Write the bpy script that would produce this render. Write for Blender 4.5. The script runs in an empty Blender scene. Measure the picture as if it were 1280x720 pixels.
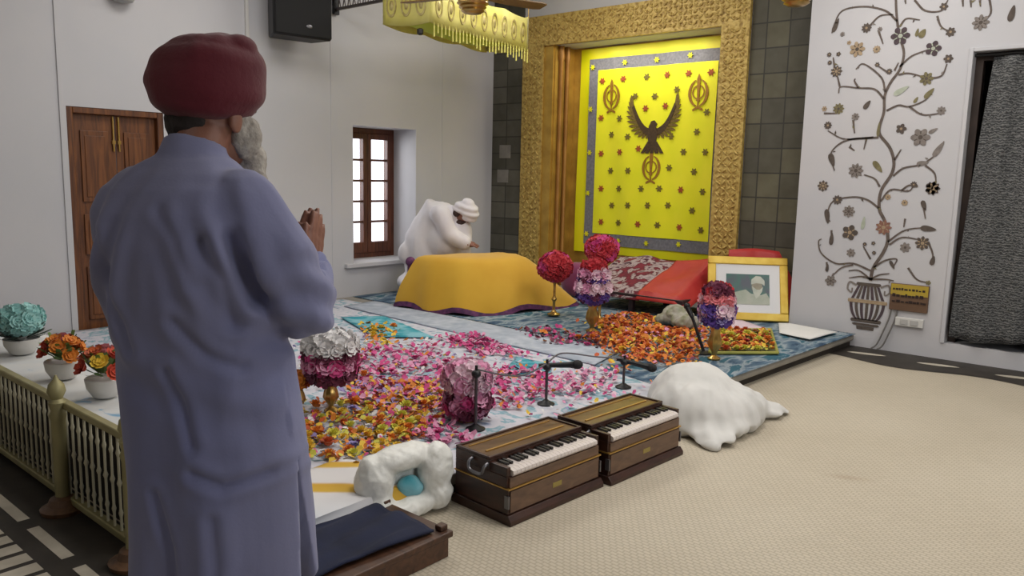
import bpy, bmesh, math, random
from math import sin, cos, pi, radians as R, hypot, atan2
from mathutils import Vector as V, Matrix, noise
random.seed(11)
SC = bpy.context.scene
COL = SC.collection

# ------------------------------------------------------------------ materials
def lin(h):
    h = h.lstrip('#')
    out = []
    for i in (0, 2, 4):
        c = int(h[i:i+2], 16) / 255
        out.append(c / 12.92 if c <= .04045 else ((c + .055) / 1.055) ** 2.4)
    return (*out, 1)

class NT:
    def __init__(self, name):
        self.m = bpy.data.materials.new(name); self.m.use_nodes = True
        self.t = self.m.node_tree; self.b = self.t.nodes['Principled BSDF']
    def n(self, kind, **kw):
        x = self.t.nodes.new('ShaderNode' + kind)
        for k, v in kw.items():
            if k.startswith('i_'):
                key = k[2:]
                x.inputs[int(key) if key.isdigit() else key.replace('_', ' ')].default_value = v
            else: setattr(x, k, v)
        return x
    def l(self, a, b): self.t.links.new(a, b)
    def coord(self, scale=(1, 1, 1), rot=(0, 0, 0)):
        tc = self.n('TexCoord'); mp = self.n('Mapping')
        mp.inputs['Scale'].default_value = scale; mp.inputs['Rotation'].default_value = rot
        self.l(tc.outputs['Object'], mp.inputs['Vector']); return mp.outputs['Vector']
    def ramp(self, fac, stops, interp='LINEAR'):
        r = self.n('ValToRGB'); cr = r.color_ramp; cr.interpolation = interp
        while len(cr.elements) < len(stops): cr.elements.new(.5)
        for e, (p, c) in zip(cr.elements, stops): e.position = p; e.color = lin(c)
        self.l(fac, r.inputs['Fac']); return r.outputs['Color']
    def mix(self, fac, a, b):
        x = self.n('Mix', data_type='RGBA')
        for s, v in ((0, fac), (6, a), (7, b)):
            if hasattr(v, 'is_linked'): self.l(v, x.inputs[s])
            else: x.inputs[s].default_value = v
        return x.outputs[2]
    def bump(self, h, strength, dist=.01):
        b = self.n('Bump'); b.inputs['Strength'].default_value = strength; b.inputs['Distance'].default_value = dist
        self.l(h, b.inputs['Height']); self.l(b.outputs['Normal'], self.b.inputs['Normal'])

def mat(name, col, rough=.7, metal=0, var=None, bump=None, spec=None, scale=(1, 1, 1), sheen=0):
    """plain procedural surface: base colour, a noise variation and a noise bump"""
    N = NT(name); b = N.b
    b.inputs['Base Color'].default_value = lin(col)
    b.inputs['Roughness'].default_value = rough; b.inputs['Metallic'].default_value = metal
    if spec is not None: b.inputs['Specular IOR Level'].default_value = spec
    if sheen: b.inputs['Sheen Weight'].default_value = sheen
    v = N.coord(scale) if (var or bump) else None
    if var:
        n = N.n('TexNoise', i_Scale=var[0], i_Detail=4.0); N.l(v, n.inputs['Vector'])
        N.l(N.ramp(n.outputs['Fac'], [(.35, col), (.68, var[1])]), b.inputs['Base Color'])
    if bump:
        n = N.n('TexNoise', i_Scale=bump[0], i_Detail=3.0); N.l(v, n.inputs['Vector'])
        N.bump(n.outputs['Fac'], bump[1])
    return N.m

# ------------------------------------------------------------------ mesh builder
class MB:
    def __init__(self): self.v = []; self.f = []; self.mi = []; self.cur = 0
    def add(self, vs, fs, m=None):
        o = len(self.v); self.v += [V(p) for p in vs]
        for f in fs: self.f.append([o + i for i in f]); self.mi.append(self.cur if m is None else m)
        return self
    def box(self, x0, x1, y0, y1, z0, z1, m=None, M=None):
        vs = [V((x, y, z)) for z in (z0, z1) for y in (y0, y1) for x in (x0, x1)]
        if M: vs = [M @ p for p in vs]
        return self.add(vs, [(0, 2, 3, 1), (4, 5, 7, 6), (0, 1, 5, 4), (2, 6, 7, 3), (0, 4, 6, 2), (1, 3, 7, 5)], m)
    def tube(self, pts, rad, n=10, m=None, caps=True, flat=None):
        pts = [V(p) for p in pts]
        if not isinstance(rad, (list, tuple)): rad = [rad] * len(pts)
        vs, fs = [], []; ref = None
        for i, p in enumerate(pts):
            t = (pts[min(i+1, len(pts)-1)] - pts[max(i-1, 0)]).normalized()
            if ref is None: ref = V((0, 0, 1)) if abs(t.z) < .9 else V((1, 0, 0))
            a = t.cross(ref).normalized(); b = a.cross(t).normalized(); ref = b
            for k in range(n):
                w = 2*pi*k/n; vs.append(p + (a*cos(w)*(flat or 1) + b*sin(w)) * rad[i])
        for i in range(len(pts)-1):
            for k in range(n):
                fs.append((i*n+k, i*n+(k+1) % n, (i+1)*n+(k+1) % n, (i+1)*n+k))
        if caps:
            fs.append(tuple(range(n))[::-1]); fs.append(tuple((len(pts)-1)*n+k for k in range(n)))
        return self.add(vs, fs, m)
    def lathe(self, prof, n=20, c=(0, 0, 0), m=None, wob=None):
        vs, fs = [], []; c = V(c)
        for i, (r, z) in enumerate(prof):
            for k in range(n):
                w = 2*pi*k/n; rr = r * (1 + (wob(w, z) if wob else 0))
                vs.append(c + V((rr*cos(w), rr*sin(w), z)))
        for i in range(len(prof)-1):
            for k in range(n):
                fs.append((i*n+k, i*n+(k+1) % n, (i+1)*n+(k+1) % n, (i+1)*n+k))
        fs.append(tuple(range(n))[::-1]); fs.append(tuple((len(prof)-1)*n+k for k in range(n)))
        return self.add(vs, fs, m)
    def ell(self, c, r, nu=16, nv=10, m=None, M=None, e=1.0):
        c = V(c); vs, fs = [], []
        if not isinstance(r, (list, tuple)): r = (r, r, r)
        sp = lambda x: math.copysign(abs(x) ** e, x)
        for j in range(1, nv):
            t = -pi/2 + pi*j/nv
            for k in range(nu):
                w = 2*pi*k/nu
                p = V((r[0]*sp(cos(t))*sp(cos(w)), r[1]*sp(cos(t))*sp(sin(w)), r[2]*sp(sin(t))))
                vs.append(c + (M @ p if M else p))
        for j in range(nv-2):
            for k in range(nu): fs.append((j*nu+k, j*nu+(k+1) % nu, (j+1)*nu+(k+1) % nu, (j+1)*nu+k))
        for s, j in ((-1, 0), (1, nv-2)):
            p = V((0, 0, s*r[2])); vs.append(c + (M @ p if M else p)); q = len(vs)-1
            for k in range(nu):
                f = (q, j*nu+(k+1) % nu, j*nu+k); fs.append(f if s < 0 else f[::-1])
        return self.add(vs, fs, m)
    def grid(self, fn, nu, nv, m=None, closed=False):
        vs = [fn(i/(nu-1) if not closed else i/nu, j/(nv-1)) for j in range(nv) for i in range(nu)]
        fs = []
        for j in range(nv-1):
            for i in range(nu if closed else nu-1):
                k = (i+1) % nu; fs.append((j*nu+i, j*nu+k, (j+1)*nu+k, (j+1)*nu+i))
        return self.add(vs, fs, m)
    def prism(self, poly, fn, d, m=None):
        """poly: 2-D outline; fn(u,v,w) -> 3-D; d: thickness along w"""
        n = len(poly); vs = [fn(u, w, 0) for u, w in poly] + [fn(u, w, d) for u, w in poly]
        fs = [tuple(range(n))[::-1], tuple(range(n, 2*n))] + [(i, (i+1) % n, n+(i+1) % n, n+i) for i in range(n)]
        return self.add(vs, fs, m)
    def mesh(self, name, mats):
        me = bpy.data.meshes.new(name); me.from_pydata([tuple(p) for p in self.v], [], self.f)
        for x in (mats if isinstance(mats, (list, tuple)) else [mats]): me.materials.append(x)
        me.polygons.foreach_set('material_index', self.mi); me.update(); return me
    def build(self, name, mats, parent=None, world=False, smooth=True, bevel=0, loc=None, angle=40, solid=0, sub=0):
        if parent is not None and world:
            root = parent
            while root.parent: root = root.parent
            I = TM[root.name]; self.v = [I @ p for p in self.v]
        if parent is None and loc is None:
            xs = [p.x for p in self.v]; ys = [p.y for p in self.v]; zs = [p.z for p in self.v]
            loc = V(((min(xs)+max(xs))/2, (min(ys)+max(ys))/2, min(zs)))
            self.v = [p - loc for p in self.v]
        me = self.mesh(name, mats)
        bm = bmesh.new(); bm.from_mesh(me); bmesh.ops.recalc_face_normals(bm, faces=bm.faces)
        bm.to_mesh(me); bm.free()
        if smooth:
            me.polygons.foreach_set('use_smooth', [True]*len(me.polygons)); me.set_sharp_from_angle(angle=R(angle))
        o = bpy.data.objects.new(name, me); COL.objects.link(o)
        if loc is not None: o.location = loc
        if parent is not None: o.parent = parent
        if solid:
            s = o.modifiers.new('s', 'SOLIDIFY'); s.thickness = solid; s.offset = 0
        if bevel:
            b = o.modifiers.new('b', 'BEVEL'); b.width = bevel; b.segments = 2; b.limit_method = 'ANGLE'
        if sub:
            s = o.modifiers.new('u', 'SUBSURF'); s.levels = sub; s.render_levels = sub
        return o

TM = {}
def tag(o, label, cat, group=None, kind=None):
    o['label'] = label; o['category'] = cat
    if group: o['group'] = group
    if kind: o['kind'] = kind
    return o
def thing(name, label, cat, loc=(0, 0, 0), rz=0, group=None):
    o = bpy.data.objects.new(name, None); COL.objects.link(o); o.empty_display_size = .1
    o.location = loc; o.rotation_euler = (0, 0, rz)
    TM[o.name] = (Matrix.Translation(loc) @ Matrix.Rotation(rz, 4, 'Z')).inverted()
    return tag(o, label, cat, group)
def struct(o): o['kind'] = 'structure'; return o

def blob(mb, name, m, parent=None, voxel=.02, smooth=6, disp=None, world=False, cut=None, fac=.5):
    """weld overlapping closed shapes into one continuous surface"""
    tmp = bpy.data.objects.new('tmp', mb.mesh('tmp', m)); COL.objects.link(tmp)
    bm = bmesh.new(); bm.from_mesh(tmp.data); bmesh.ops.recalc_face_normals(bm, faces=bm.faces); bm.to_mesh(tmp.data); bm.free()
    r = tmp.modifiers.new('r', 'REMESH'); r.mode = 'VOXEL'; r.voxel_size = voxel
    s = tmp.modifiers.new('s', 'SMOOTH'); s.iterations = smooth; s.factor = fac
    cu = None
    if cut:
        cu = bpy.data.objects.new('cut', cut.mesh('cut', m)); COL.objects.link(cu)
        bm = bmesh.new(); bm.from_mesh(cu.data); bmesh.ops.recalc_face_normals(bm, faces=bm.faces); bm.to_mesh(cu.data); bm.free()
        bb = tmp.modifiers.new('b', 'BOOLEAN'); bb.operation = 'DIFFERENCE'; bb.object = cu
    dg = bpy.context.evaluated_depsgraph_get(); dg.update()
    me = bpy.data.meshes.new_from_object(tmp.evaluated_get(dg))
    bpy.data.objects.remove(tmp)
    if cu: bpy.data.objects.remove(cu)
    if disp:
        ns = [v.normal.copy() for v in me.vertices]
        for v, nn in zip(me.vertices, ns): v.co = disp(v.co.copy(), nn)
    me.name = name
    if parent is not None and world:
        root = parent
        while root.parent: root = root.parent
        me.transform(TM[root.name])
    loc = None
    if parent is None:
        xs = [v.co.x for v in me.vertices]; ys = [v.co.y for v in me.vertices]; zs = [v.co.z for v in me.vertices]
        loc = V(((min(xs)+max(xs))/2, (min(ys)+max(ys))/2, min(zs))); me.transform(Matrix.Translation(-loc))
    me.materials.clear(); me.materials.append(m)
    me.polygons.foreach_set('use_smooth', [True]*len(me.polygons)); me.polygons.foreach_set('material_index', [0]*len(me.polygons)); me.update()
    o = bpy.data.objects.new(name, me); COL.objects.link(o)
    if loc is not None: o.location = loc
    if parent is not None: o.parent = parent
    return o

def nz(p, s=1.0): return noise.noise(V(p) * s)
def kids(o): return [c for c in bpy.data.objects if c.parent == o]
def dup(root, loc, rz=None, label=None):
    r = root.copy(); COL.objects.link(r); r.location = loc
    if rz is not None: r.rotation_euler = (0, 0, rz)
    if label: r['label'] = label
    for ch in kids(root):
        c = ch.copy(); COL.objects.link(c); c.parent = r
        for g in kids(ch):
            d = g.copy(); COL.objects.link(d); d.parent = c
    return r

def arc(pts, k=6):
    """Catmull-Rom through points"""
    P = [V(p) for p in pts]; P = [P[0]*2-P[1]] + P + [P[-1]*2-P[-2]]; out = []
    for i in range(1, len(P)-2):
        for j in range(k):
            t = j/k; a, b, c, d = P[i-1:i+3]
            out.append(.5*((2*b) + (c-a)*t + (2*a-5*b+4*c-d)*t*t + (3*b-a-3*c+d)*t**3))
    out.append(P[-2]); return out

# ------------------------------------------------------------------ flowers
def petal(mb, c, d, n, L, Wd, m, curl=.35):
    """one curved petal starting at c, pointing along d, bent towards n"""
    s = d.cross(n).normalized(); p1 = c + d*L*.55 + n*L*.08; p2 = c + d*L + n*L*curl
    mb.add([c - s*Wd*.18, c + s*Wd*.18, p1 + s*Wd*.5, p1 - s*Wd*.5, p2 + s*Wd*.28, p2 - s*Wd*.28],
           [(0, 1, 2, 3), (3, 2, 4, 5)], m)
def rosette(mb, c, n, size, m, k=6, rings=2):
    c = V(c); n = V(n).normalized(); a = n.orthogonal().normalized(); b = n.cross(a)
    for ring in range(rings):
        lift = .25 + ring*.75; w0 = random.random()*6
        for i in range(k - ring):
            w = w0 + 2*pi*i/(k-ring); d = (a*cos(w) + b*sin(w) + n*lift*.9).normalized()
            petal(mb, c + n*size*.1*ring, d, (n*1.0 - d*.2), size*(1 - .25*ring), size*.95, m, .3 if ring == 0 else -.1)
def fib(n):
    for i in range(n):
        z = 1 - 2*(i+.5)/n; r = math.sqrt(1-z*z); w = i*2.399963
        yield V((r*cos(w), r*sin(w), z))

# ---- light levels
EXPOSURE = 0.08
NICHE = 11
SKY = 1.9
WMID = 5.74
LAMPS = [(-4.9, 3.2, 34, 1.2), (-4.9, 5.8, 36, 1.2), (-1.9, 3.2, 42, 1.2), (-1.9, 5.8, 38, 1.2), (.6, 4.0, 50, 1.2), (-1.5, -1.5, 12, 1.2)]
DAYLIGHT_FILL = [((3.6, 2.5, 1.9), 1.8, 2.2, 72, (-2, 4, .8)), ((-8.3, 5.2, 1.7), 1.0, 1.4, 26, (-6.75, 6.14, 1.1))]  # one added before the unbroken side wall, one outside the left window

# ---- traced outlines: metres on the right wall (x, z), the hanging (x, z) and the platform (x, y)
STEM = [(-2.063,0.596),(-2.049,0.712),(-1.978,0.856),(-1.953,0.97),(-1.989,1.116),(-2.044,1.224),(-2.041,1.377),(-1.968,1.525),(-1.963,1.636),(-2.008,1.747),(-2.091,1.848),(-2.098,1.927),(-2.075,2.037),(-2.08,2.169),(-2.043,2.277),(-1.979,2.381),(-1.959,2.509),(-2.001,2.641),(-2.033,2.772),(-2.058,2.945),(-2.068,3.199)]
BRANCH = [[(-2.033,2.772),(-2.135,2.868),(-2.31,2.921),(-2.485,2.908),(-2.545,2.803),(-2.562,2.726)],[(-2.009,2.727),(-1.963,2.785),(-1.86,2.764)],[(-2.253,2.751),(-2.174,2.829),(-2.069,2.829)],[(-2.079,2.202),(-2.121,2.325),(-2.271,2.445),(-2.334,2.405)],[(-1.981,2.403),(-1.896,2.482),(-1.77,2.525)],[(-1.986,2.338),(-1.904,2.344),(-1.78,2.304)],[(-1.769,2.293),(-1.662,2.308),(-1.628,2.399)],[(-2.085,2.147),(-2.166,2.229),(-2.298,2.246),(-2.445,2.265),(-2.464,2.21)],[(-2.298,2.246),(-2.336,2.305),(-2.332,2.327)],[(-2.457,2.266),(-2.488,2.37)],[(-2.516,2.44),(-2.534,2.52)],[(-2.055,2.047),(-1.964,2.088),(-1.88,2.074),(-1.763,2.123),(-1.711,2.205)],[(-1.88,2.074),(-1.773,2.005),(-1.635,2.012)],[(-2.1,1.826),(-2.241,1.817),(-2.398,1.819),(-2.531,1.89)],[(-2.143,1.827),(-2.352,1.807),(-2.461,1.738),(-2.489,1.657),(-2.445,1.54)],[(-2.197,1.816),(-2.212,1.726)],[(-2.336,1.749),(-2.288,1.715)],[(-1.956,1.503),(-1.878,1.57),(-1.738,1.605),(-1.627,1.703),(-1.595,1.788)],[(-1.716,1.594),(-1.641,1.53),(-1.623,1.444)],[(-1.957,1.636),(-1.912,1.725)],[(-2.055,1.41),(-2.103,1.477),(-2.194,1.51)],[(-1.915,2.927),(-1.827,2.834),(-1.708,2.82),(-1.667,2.897)],[(-1.734,2.782),(-1.697,2.695),(-1.625,2.647)],[(-1.379,2.882),(-1.358,2.761),(-1.416,2.697)],[(-2.06,2.354),(-2.161,2.426)],[(-2.02,2.373),(-1.994,2.436)],[(-2.175,2.711),(-2.129,2.598)],[(-2.321,1.977),(-2.3,1.863)],[(-2.577,2.042),(-2.461,2.038)],[(-1.882,1.382),(-1.824,1.428),(-1.762,1.418),(-1.785,1.451)],[(-1.562,2.885),(-1.554,2.833)],[(-1.506,2.878),(-1.497,2.821)],[(-1.441,2.87),(-1.432,2.819)],[(-1.986,2.936),(-1.979,2.903)],[(-2.044,1.224),(-2.145,1.294),(-2.267,1.315),(-2.437,1.271),(-2.478,1.14),(-2.448,1.09)],[(-2.038,1.286),(-1.965,1.387),(-1.829,1.379),(-1.788,1.428)],[(-1.951,0.945),(-1.823,1.052),(-1.648,1.087)],[(-1.937,0.921),(-1.84,0.99),(-1.682,0.977)],[(-2.049,0.712),(-1.96,0.783),(-1.869,0.803),(-1.887,0.74)],[(-2.07,0.685),(-2.22,0.734),(-2.369,0.721),(-2.503,0.801),(-2.536,0.903),(-2.513,0.931)],[(-2.219,0.721),(-2.316,0.687),(-2.397,0.601)],[(-2.079,0.785),(-2.148,0.893)],[(-1.711,1.299),(-1.676,1.157)],[(-1.773,0.738),(-1.697,0.647),(-1.607,0.627)],[(-2.064,0.609),(-2.166,0.675),(-2.252,0.667)],[(-2.064,0.609),(-1.997,0.654),(-1.916,0.674)],[(-2.064,0.609),(-2.138,0.627),(-2.246,0.603)],[(-2.064,0.609),(-1.947,0.621),(-1.876,0.616)],[(-2.43,1.014),(-2.42,0.885)],[(-2.45,0.726),(-2.439,0.649)],[(-1.638,0.968),(-1.597,0.875),(-1.59,0.803)],[(-1.831,1.149),(-1.836,1.076)]]
BLOOM = [(-2.274,2.742,0.043,0),(-1.998,2.651,0.076,1),(-2.336,2.572,0.066,2),(-2.177,2.559,0.033,2),(-1.74,2.529,0.062,1),(-1.622,2.44,0.036,0),(-2.497,2.398,0.052,0),(-2.57,2.546,0.021,0),(-2.49,2.544,0.021,0),(-2.56,2.477,0.021,0),(-1.769,2.293,0.055,3),(-1.637,2.033,0.036,4),(-2.453,2.077,0.05,3),(-2.576,2.081,0.024,2),(-2.305,2.004,0.033,4),(-2.534,1.936,0.036,0),(-1.927,1.894,0.043,0),(-1.773,1.822,0.076,4),(-2.263,1.543,0.066,4),(-2.535,1.404,0.05,0),(-1.65,1.41,0.052,0),(-1.79,1.435,0.028,0),(-1.625,2.647,0.038,0),(-1.419,2.698,0.062,4),(-2.061,2.369,0.026,0),(-2.162,2.431,0.021,0),(-2.165,2.721,0.021,4),(-2.47,2.71,0.021,4),(-2.408,2.633,0.019,2),(-1.692,2.849,0.033,0),(-2.401,1.285,0.044,0),(-2.294,1.188,0.054,4),(-2.271,1.004,0.069,0),(-1.996,1.066,0.067,5),(-1.81,0.907,0.044,4),(-1.68,0.953,0.059,0),(-1.644,1.408,0.059,0),(-2.402,0.561,0.051,4),(-2.247,0.827,0.039,4),(-2.137,0.911,0.018,0),(-2.067,0.924,0.018,0),(-2.055,0.842,0.018,0),(-1.847,1.282,0.028,2),(-1.983,1.325,0.026,2),(-1.607,0.627,0.021,3)]
LEAF = [(-2.216,2.102,0.043,0.019,55,0),(-2.086,1.579,0.062,0.021,-50,3),(-1.215,2.745,0.062,0.021,80,0),(-1.954,2.207,0.066,0.021,30,6),(-1.831,2.656,0.038,0.024,60,3),(-1.872,2.667,0.033,0.012,80,3),(-1.738,2.175,0.052,0.019,50,3),(-1.629,1.724,0.071,0.021,60,4),(-1.834,2.126,0.028,0.012,60,3),(-2.475,1.634,0.062,0.024,-70,0),(-2.533,2.79,0.062,0.019,70,0),(-1.682,1.874,0.038,0.014,30,4),(-2.106,1.893,0.062,0.012,88,3),(-1.738,1.611,0.047,0.019,10,4),(-1.647,1.075,0.062,0.023,-5,0),(-2.477,1.135,0.067,0.021,-80,0),(-2.424,0.937,0.056,0.018,88,0),(-1.591,0.815,0.041,0.018,80,0),(-2.164,1.094,0.056,0.015,85,6),(-2.441,0.675,0.036,0.013,85,0),(-1.697,1.264,0.046,0.018,-70,0),(-1.9,0.751,0.041,0.013,-60,0)]
MOTIF = [(-5.341,2.535,0),(-5.045,2.541,0),(-4.744,2.545,1),(-4.494,2.554,0),(-4.229,2.552,0),(-3.967,2.544,0),(-4.882,2.341,1),(-4.633,2.33,1),(-4.358,2.388,1),(-3.988,2.137,1),(-4.74,2.203,0),(-4.5,2.222,0),(-5.338,2.116,0),(-5.074,2.102,1),(-5.184,1.922,1),(-4.955,1.896,1),(-4.407,1.894,1),(-4.096,1.936,1),(-5.319,1.707,0),(-5.055,1.724,0),(-4.811,1.762,0),(-4.242,1.726,1),(-3.982,1.723,1),(-5.18,1.512,1),(-4.932,1.515,1),(-4.416,1.554,1),(-4.105,1.515,1),(-5.3,1.302,0),(-5.051,1.309,1),(-4.753,1.317,1),(-4.522,1.324,1),(-4.253,1.319,0),(-3.99,1.305,1),(-5.145,1.112,1),(-4.916,1.122,1),(-4.656,1.133,1),(-4.407,1.143,1),(-4.104,1.1,1),(-5.282,0.912,0),(-5.043,0.916,1),(-4.774,0.914,0),(-4.518,0.919,1),(-4.25,0.91,0),(-3.988,0.895,1)]
MARK = [(-5.035,2.721),(-4.633,2.723),(-4.22,2.737),(-5.478,2.697),(-5.49,2.22),(-5.484,1.718),(-5.488,1.242),(-5.484,0.759),(-5.033,0.704),(-4.652,0.705),(-4.249,0.722)]
P_ = {'P1': [(-3.99,5.82),(-4.0,6.6),(-3.65,6.99),(-2.96,5.91),(-2.68,5.18),(-2.97,4.81),(-3.53,5.17)],
  'P2': [(-3.04,6.3),(-2.72,6.65),(-2.33,5.84),(-2.67,5.49)],
  'P3': [(-4.22,5.04),(-4.1,5.32),(-3.68,5.38),(-3.39,5.02),(-3.7,4.81)],
  'P4': [(-4.43,4.34),(-4.3,4.62),(-3.77,4.41),(-3.57,4.36),(-3.85,4.14)],
  'P5': [(-3.46,3.72),(-3.23,4.11),(-2.77,3.62),(-2.82,3.3),(-2.99,3.22)],
  'P6': [(-3.12,4.07),(-2.88,4.47),(-2.58,3.93),(-2.76,3.68)],
  'P7': [(-4.64,3.51),(-4.29,4.07),(-3.82,3.82),(-3.51,3.33),(-3.86,2.98)],
  'P8': [(-5.3,4.23),(-5.12,4.43),(-4.55,3.92),(-4.71,3.75)],
  'P9': [(-3.67,2.5),(-3.47,2.92),(-2.92,2.84),(-2.82,2.57),(-2.7,2.26),(-3.0,2.06)],
  'P10': [(-3.86,2.98),(-3.48,3.36),(-2.95,2.96),(-3.29,2.76),(-3.54,2.73)],
  'P11': [(-2.99,2.76),(-2.85,2.94),(-2.54,2.69),(-2.64,2.51)]}

# ------------------------------------------------------------------ camera
F = 983.67
yaw, pitch, roll = R(40.64), R(8.253), R(1.270)
fw = V((-sin(yaw)*cos(pitch), cos(yaw)*cos(pitch), -sin(pitch)))
r0 = V((cos(yaw), sin(yaw), 0)); u0 = r0.cross(fw)
rt = r0*cos(roll) + u0*sin(roll); up = -r0*sin(roll) + u0*cos(roll)
cam = bpy.data.cameras.new('camera'); co = bpy.data.objects.new('camera', cam); COL.objects.link(co)
cam.sensor_width = 36; cam.lens = F/1280*36; cam.clip_start = .05
co.matrix_world = Matrix(((rt.x, up.x, -fw.x, 0), (rt.y, up.y, -fw.y, 0), (rt.z, up.z, -fw.z, 1.45), (0, 0, 0, 1)))
SC.camera = co
SC.view_settings.view_transform = 'Standard'; SC.view_settings.look = 'None'
SC.view_settings.exposure = EXPOSURE; SC.view_settings.gamma = 1; SC.view_settings.use_curve_mapping = False
w = bpy.data.worlds.new('sky'); SC.world = w; w.use_nodes = True
w.node_tree.nodes['Background'].inputs[0].default_value = (.93, .93, 1, 1)
w.node_tree.nodes['Background'].inputs[1].default_value = SKY

def area(name, loc, size, power, col=(1, 1, 1), aim=None, sy=None):
    l = bpy.data.lights.new(name, 'AREA'); l.energy = power; l.color = col; l.shape = 'RECTANGLE'; l.size = size; l.size_y = sy or size
    o = bpy.data.objects.new(name, l); COL.objects.link(o); o.location = loc
    if aim: o.rotation_euler = (V(aim)-V(loc)).to_track_quat('-Z', 'Y').to_euler()
    return o
for i, (x, y, p, s) in enumerate(LAMPS):
    area('ceiling_lamp', (x, y, 3.72), s, p, (1, .965, .92))
area('niche_fill', (-4.75, 7.50, 2.90), 1.6, NICHE, (1, .95, .82), (-4.75, 7.66, 1.2), .06)  # unseen area light added at the niche top to brighten the hanging
for loc, sx, sy, p, aim in DAYLIGHT_FILL:
    area('daylight_fill', loc, sx, p, (.93, .96, 1), aim, sy)  # added fill lights; no window opens in the side wall

# ------------------------------------------------------------------ materials of the room
def floor_mat():
    N = NT('woven_carpet'); b = N.b; b.inputs['Roughness'].default_value = .75
    b.inputs['Specular IOR Level'].default_value = .25
    v = N.coord((1, 1, 1), (0, 0, R(4)))
    big = N.n('TexNoise', i_Scale=.9, i_Detail=3.0); N.l(v, big.inputs['Vector'])
    base = N.ramp(big.outputs['Fac'], [(.3, '#bcb19d'), (.7, '#c8beab')])
    br = N.n('TexBrick', i_Scale=1.0); br.offset = .5
    br.inputs['Brick Width'].default_value = .034; br.inputs['Row Height'].default_value = .02
    br.inputs['Mortar Size'].default_value = .0045; br.inputs['Mortar Smooth'].default_value = .6
    br.inputs['Color1'].default_value = (1, 1, 1, 1); br.inputs['Color2'].default_value = (.86, .86, .86, 1); br.inputs['Mortar'].default_value = (.5, .5, .5, 1)
    N.l(v, br.inputs['Vector'])
    x = N.n('Mix', data_type='RGBA', blend_type='MULTIPLY'); x.inputs[0].default_value = .5
    N.l(base, x.inputs[6]); N.l(br.outputs['Color'], x.inputs[7])
    st = N.n('TexNoise', i_Scale=1.3, i_Detail=6.0, i_Distortion=1.0); N.l(N.coord((1, 2.2, 1)), st.inputs['Vector'])
    stain = N.ramp(st.outputs['Fac'], [(.0, '#a88f78'), (.30, '#ffffff')])
    y = N.n('Mix', data_type='RGBA', blend_type='MULTIPLY'); y.inputs[0].default_value = .45
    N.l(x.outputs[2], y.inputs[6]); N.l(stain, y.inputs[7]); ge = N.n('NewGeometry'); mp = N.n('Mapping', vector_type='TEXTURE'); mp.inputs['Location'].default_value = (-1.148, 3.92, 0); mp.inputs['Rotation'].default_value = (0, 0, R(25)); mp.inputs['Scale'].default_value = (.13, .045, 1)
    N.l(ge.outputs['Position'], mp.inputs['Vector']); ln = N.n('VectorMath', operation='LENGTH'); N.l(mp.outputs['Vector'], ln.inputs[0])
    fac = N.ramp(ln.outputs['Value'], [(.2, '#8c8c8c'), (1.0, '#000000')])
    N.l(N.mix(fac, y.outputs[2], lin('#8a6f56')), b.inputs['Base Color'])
    N.bump(br.outputs['Fac'], -.35, .006)
    return N.m
def stone_mat(name, tw, th, light):
    N = NT(name); b = N.b; b.inputs['Roughness'].default_value = .6
    tc = N.n('TexCoord'); sp = N.n('SeparateXYZ'); cb = N.n('CombineXYZ')
    N.l(tc.outputs['Object'], sp.inputs[0]); N.l(sp.outputs[0], cb.inputs[0]); N.l(sp.outputs[2], cb.inputs[1])
    br = N.n('TexBrick', i_Scale=1.0); br.offset = 0; br.inputs['Brick Width'].default_value = tw; br.inputs['Row Height'].default_value = th
    br.inputs['Mortar Size'].default_value = .008; br.inputs['Mortar Smooth'].default_value = .3; br.inputs['Bias'].default_value = -.2
    N.l(cb.outputs[0], br.inputs['Vector'])
    br.inputs['Color1'].default_value = lin('#4c4a40'); br.inputs['Color2'].default_value = lin(light); br.inputs['Mortar'].default_value = lin('#34322c')
    n = N.n('TexNoise', i_Scale=6.0, i_Detail=4.0); N.l(tc.outputs['Object'], n.inputs['Vector'])
    x = N.n('Mix', data_type='RGBA', blend_type='MULTIPLY'); x.inputs[0].default_value = .5
    N.l(br.outputs['Color'], x.inputs[6]); N.l(N.ramp(n.outputs['Fac'], [(.3, '#b0a890'), (.7, '#ffffff')]), x.inputs[7])
    N.l(x.outputs[2], b.inputs['Base Color']); N.bump(br.outputs['Fac'], -.4, .01)
    return N.m
def wood_mat(name, c1, c2, scale=(14, 14, 1.2), rough=.45):
    N = NT(name); b = N.b; b.inputs['Roughness'].default_value = rough
    n = N.n('TexNoise', i_Scale=2.0, i_Detail=5.0, i_Distortion=1.2); N.l(N.coord(scale), n.inputs['Vector'])
    N.l(N.ramp(n.outputs['Fac'], [(.3, c1), (.7, c2)]), b.inputs['Base Color']); N.bump(n.outputs['Fac'], .12)
    return N.m
def carved_mat():
    N = NT('carved_gold'); b = N.b; b.inputs['Roughness'].default_value = .45; b.inputs['Metallic'].default_value = .25
    v = N.coord(); wv = N.n('TexNoise', i_Scale=16.0, i_Detail=2.0, i_Distortion=2.5); N.l(v, wv.inputs['Vector'])
    vo = N.n('TexVoronoi', i_Scale=28.0); vo.feature = 'SMOOTH_F1'; N.l(v, vo.inputs['Vector'])
    a = N.n('Math', operation='ADD'); N.l(wv.outputs['Fac'], a.inputs[0]); N.l(vo.outputs['Distance'], a.inputs[1])
    N.l(N.ramp(a.outputs[0], [(.5, '#8b6f34'), (.8, '#a98c49'), (1.0, '#bfa45c')]), b.inputs['Base Color'])
    N.bump(a.outputs[0], .45, .012)
    return N.m
WALL = mat('white_wall_paint', '#bfbfc3', .6, var=(1.2, '#c6c4c6'), bump=(60, .03))
CEIL = mat('ceiling_paint', '#d8d6d2', .8, bump=(50, .03))
FLOOR = floor_mat()
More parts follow.
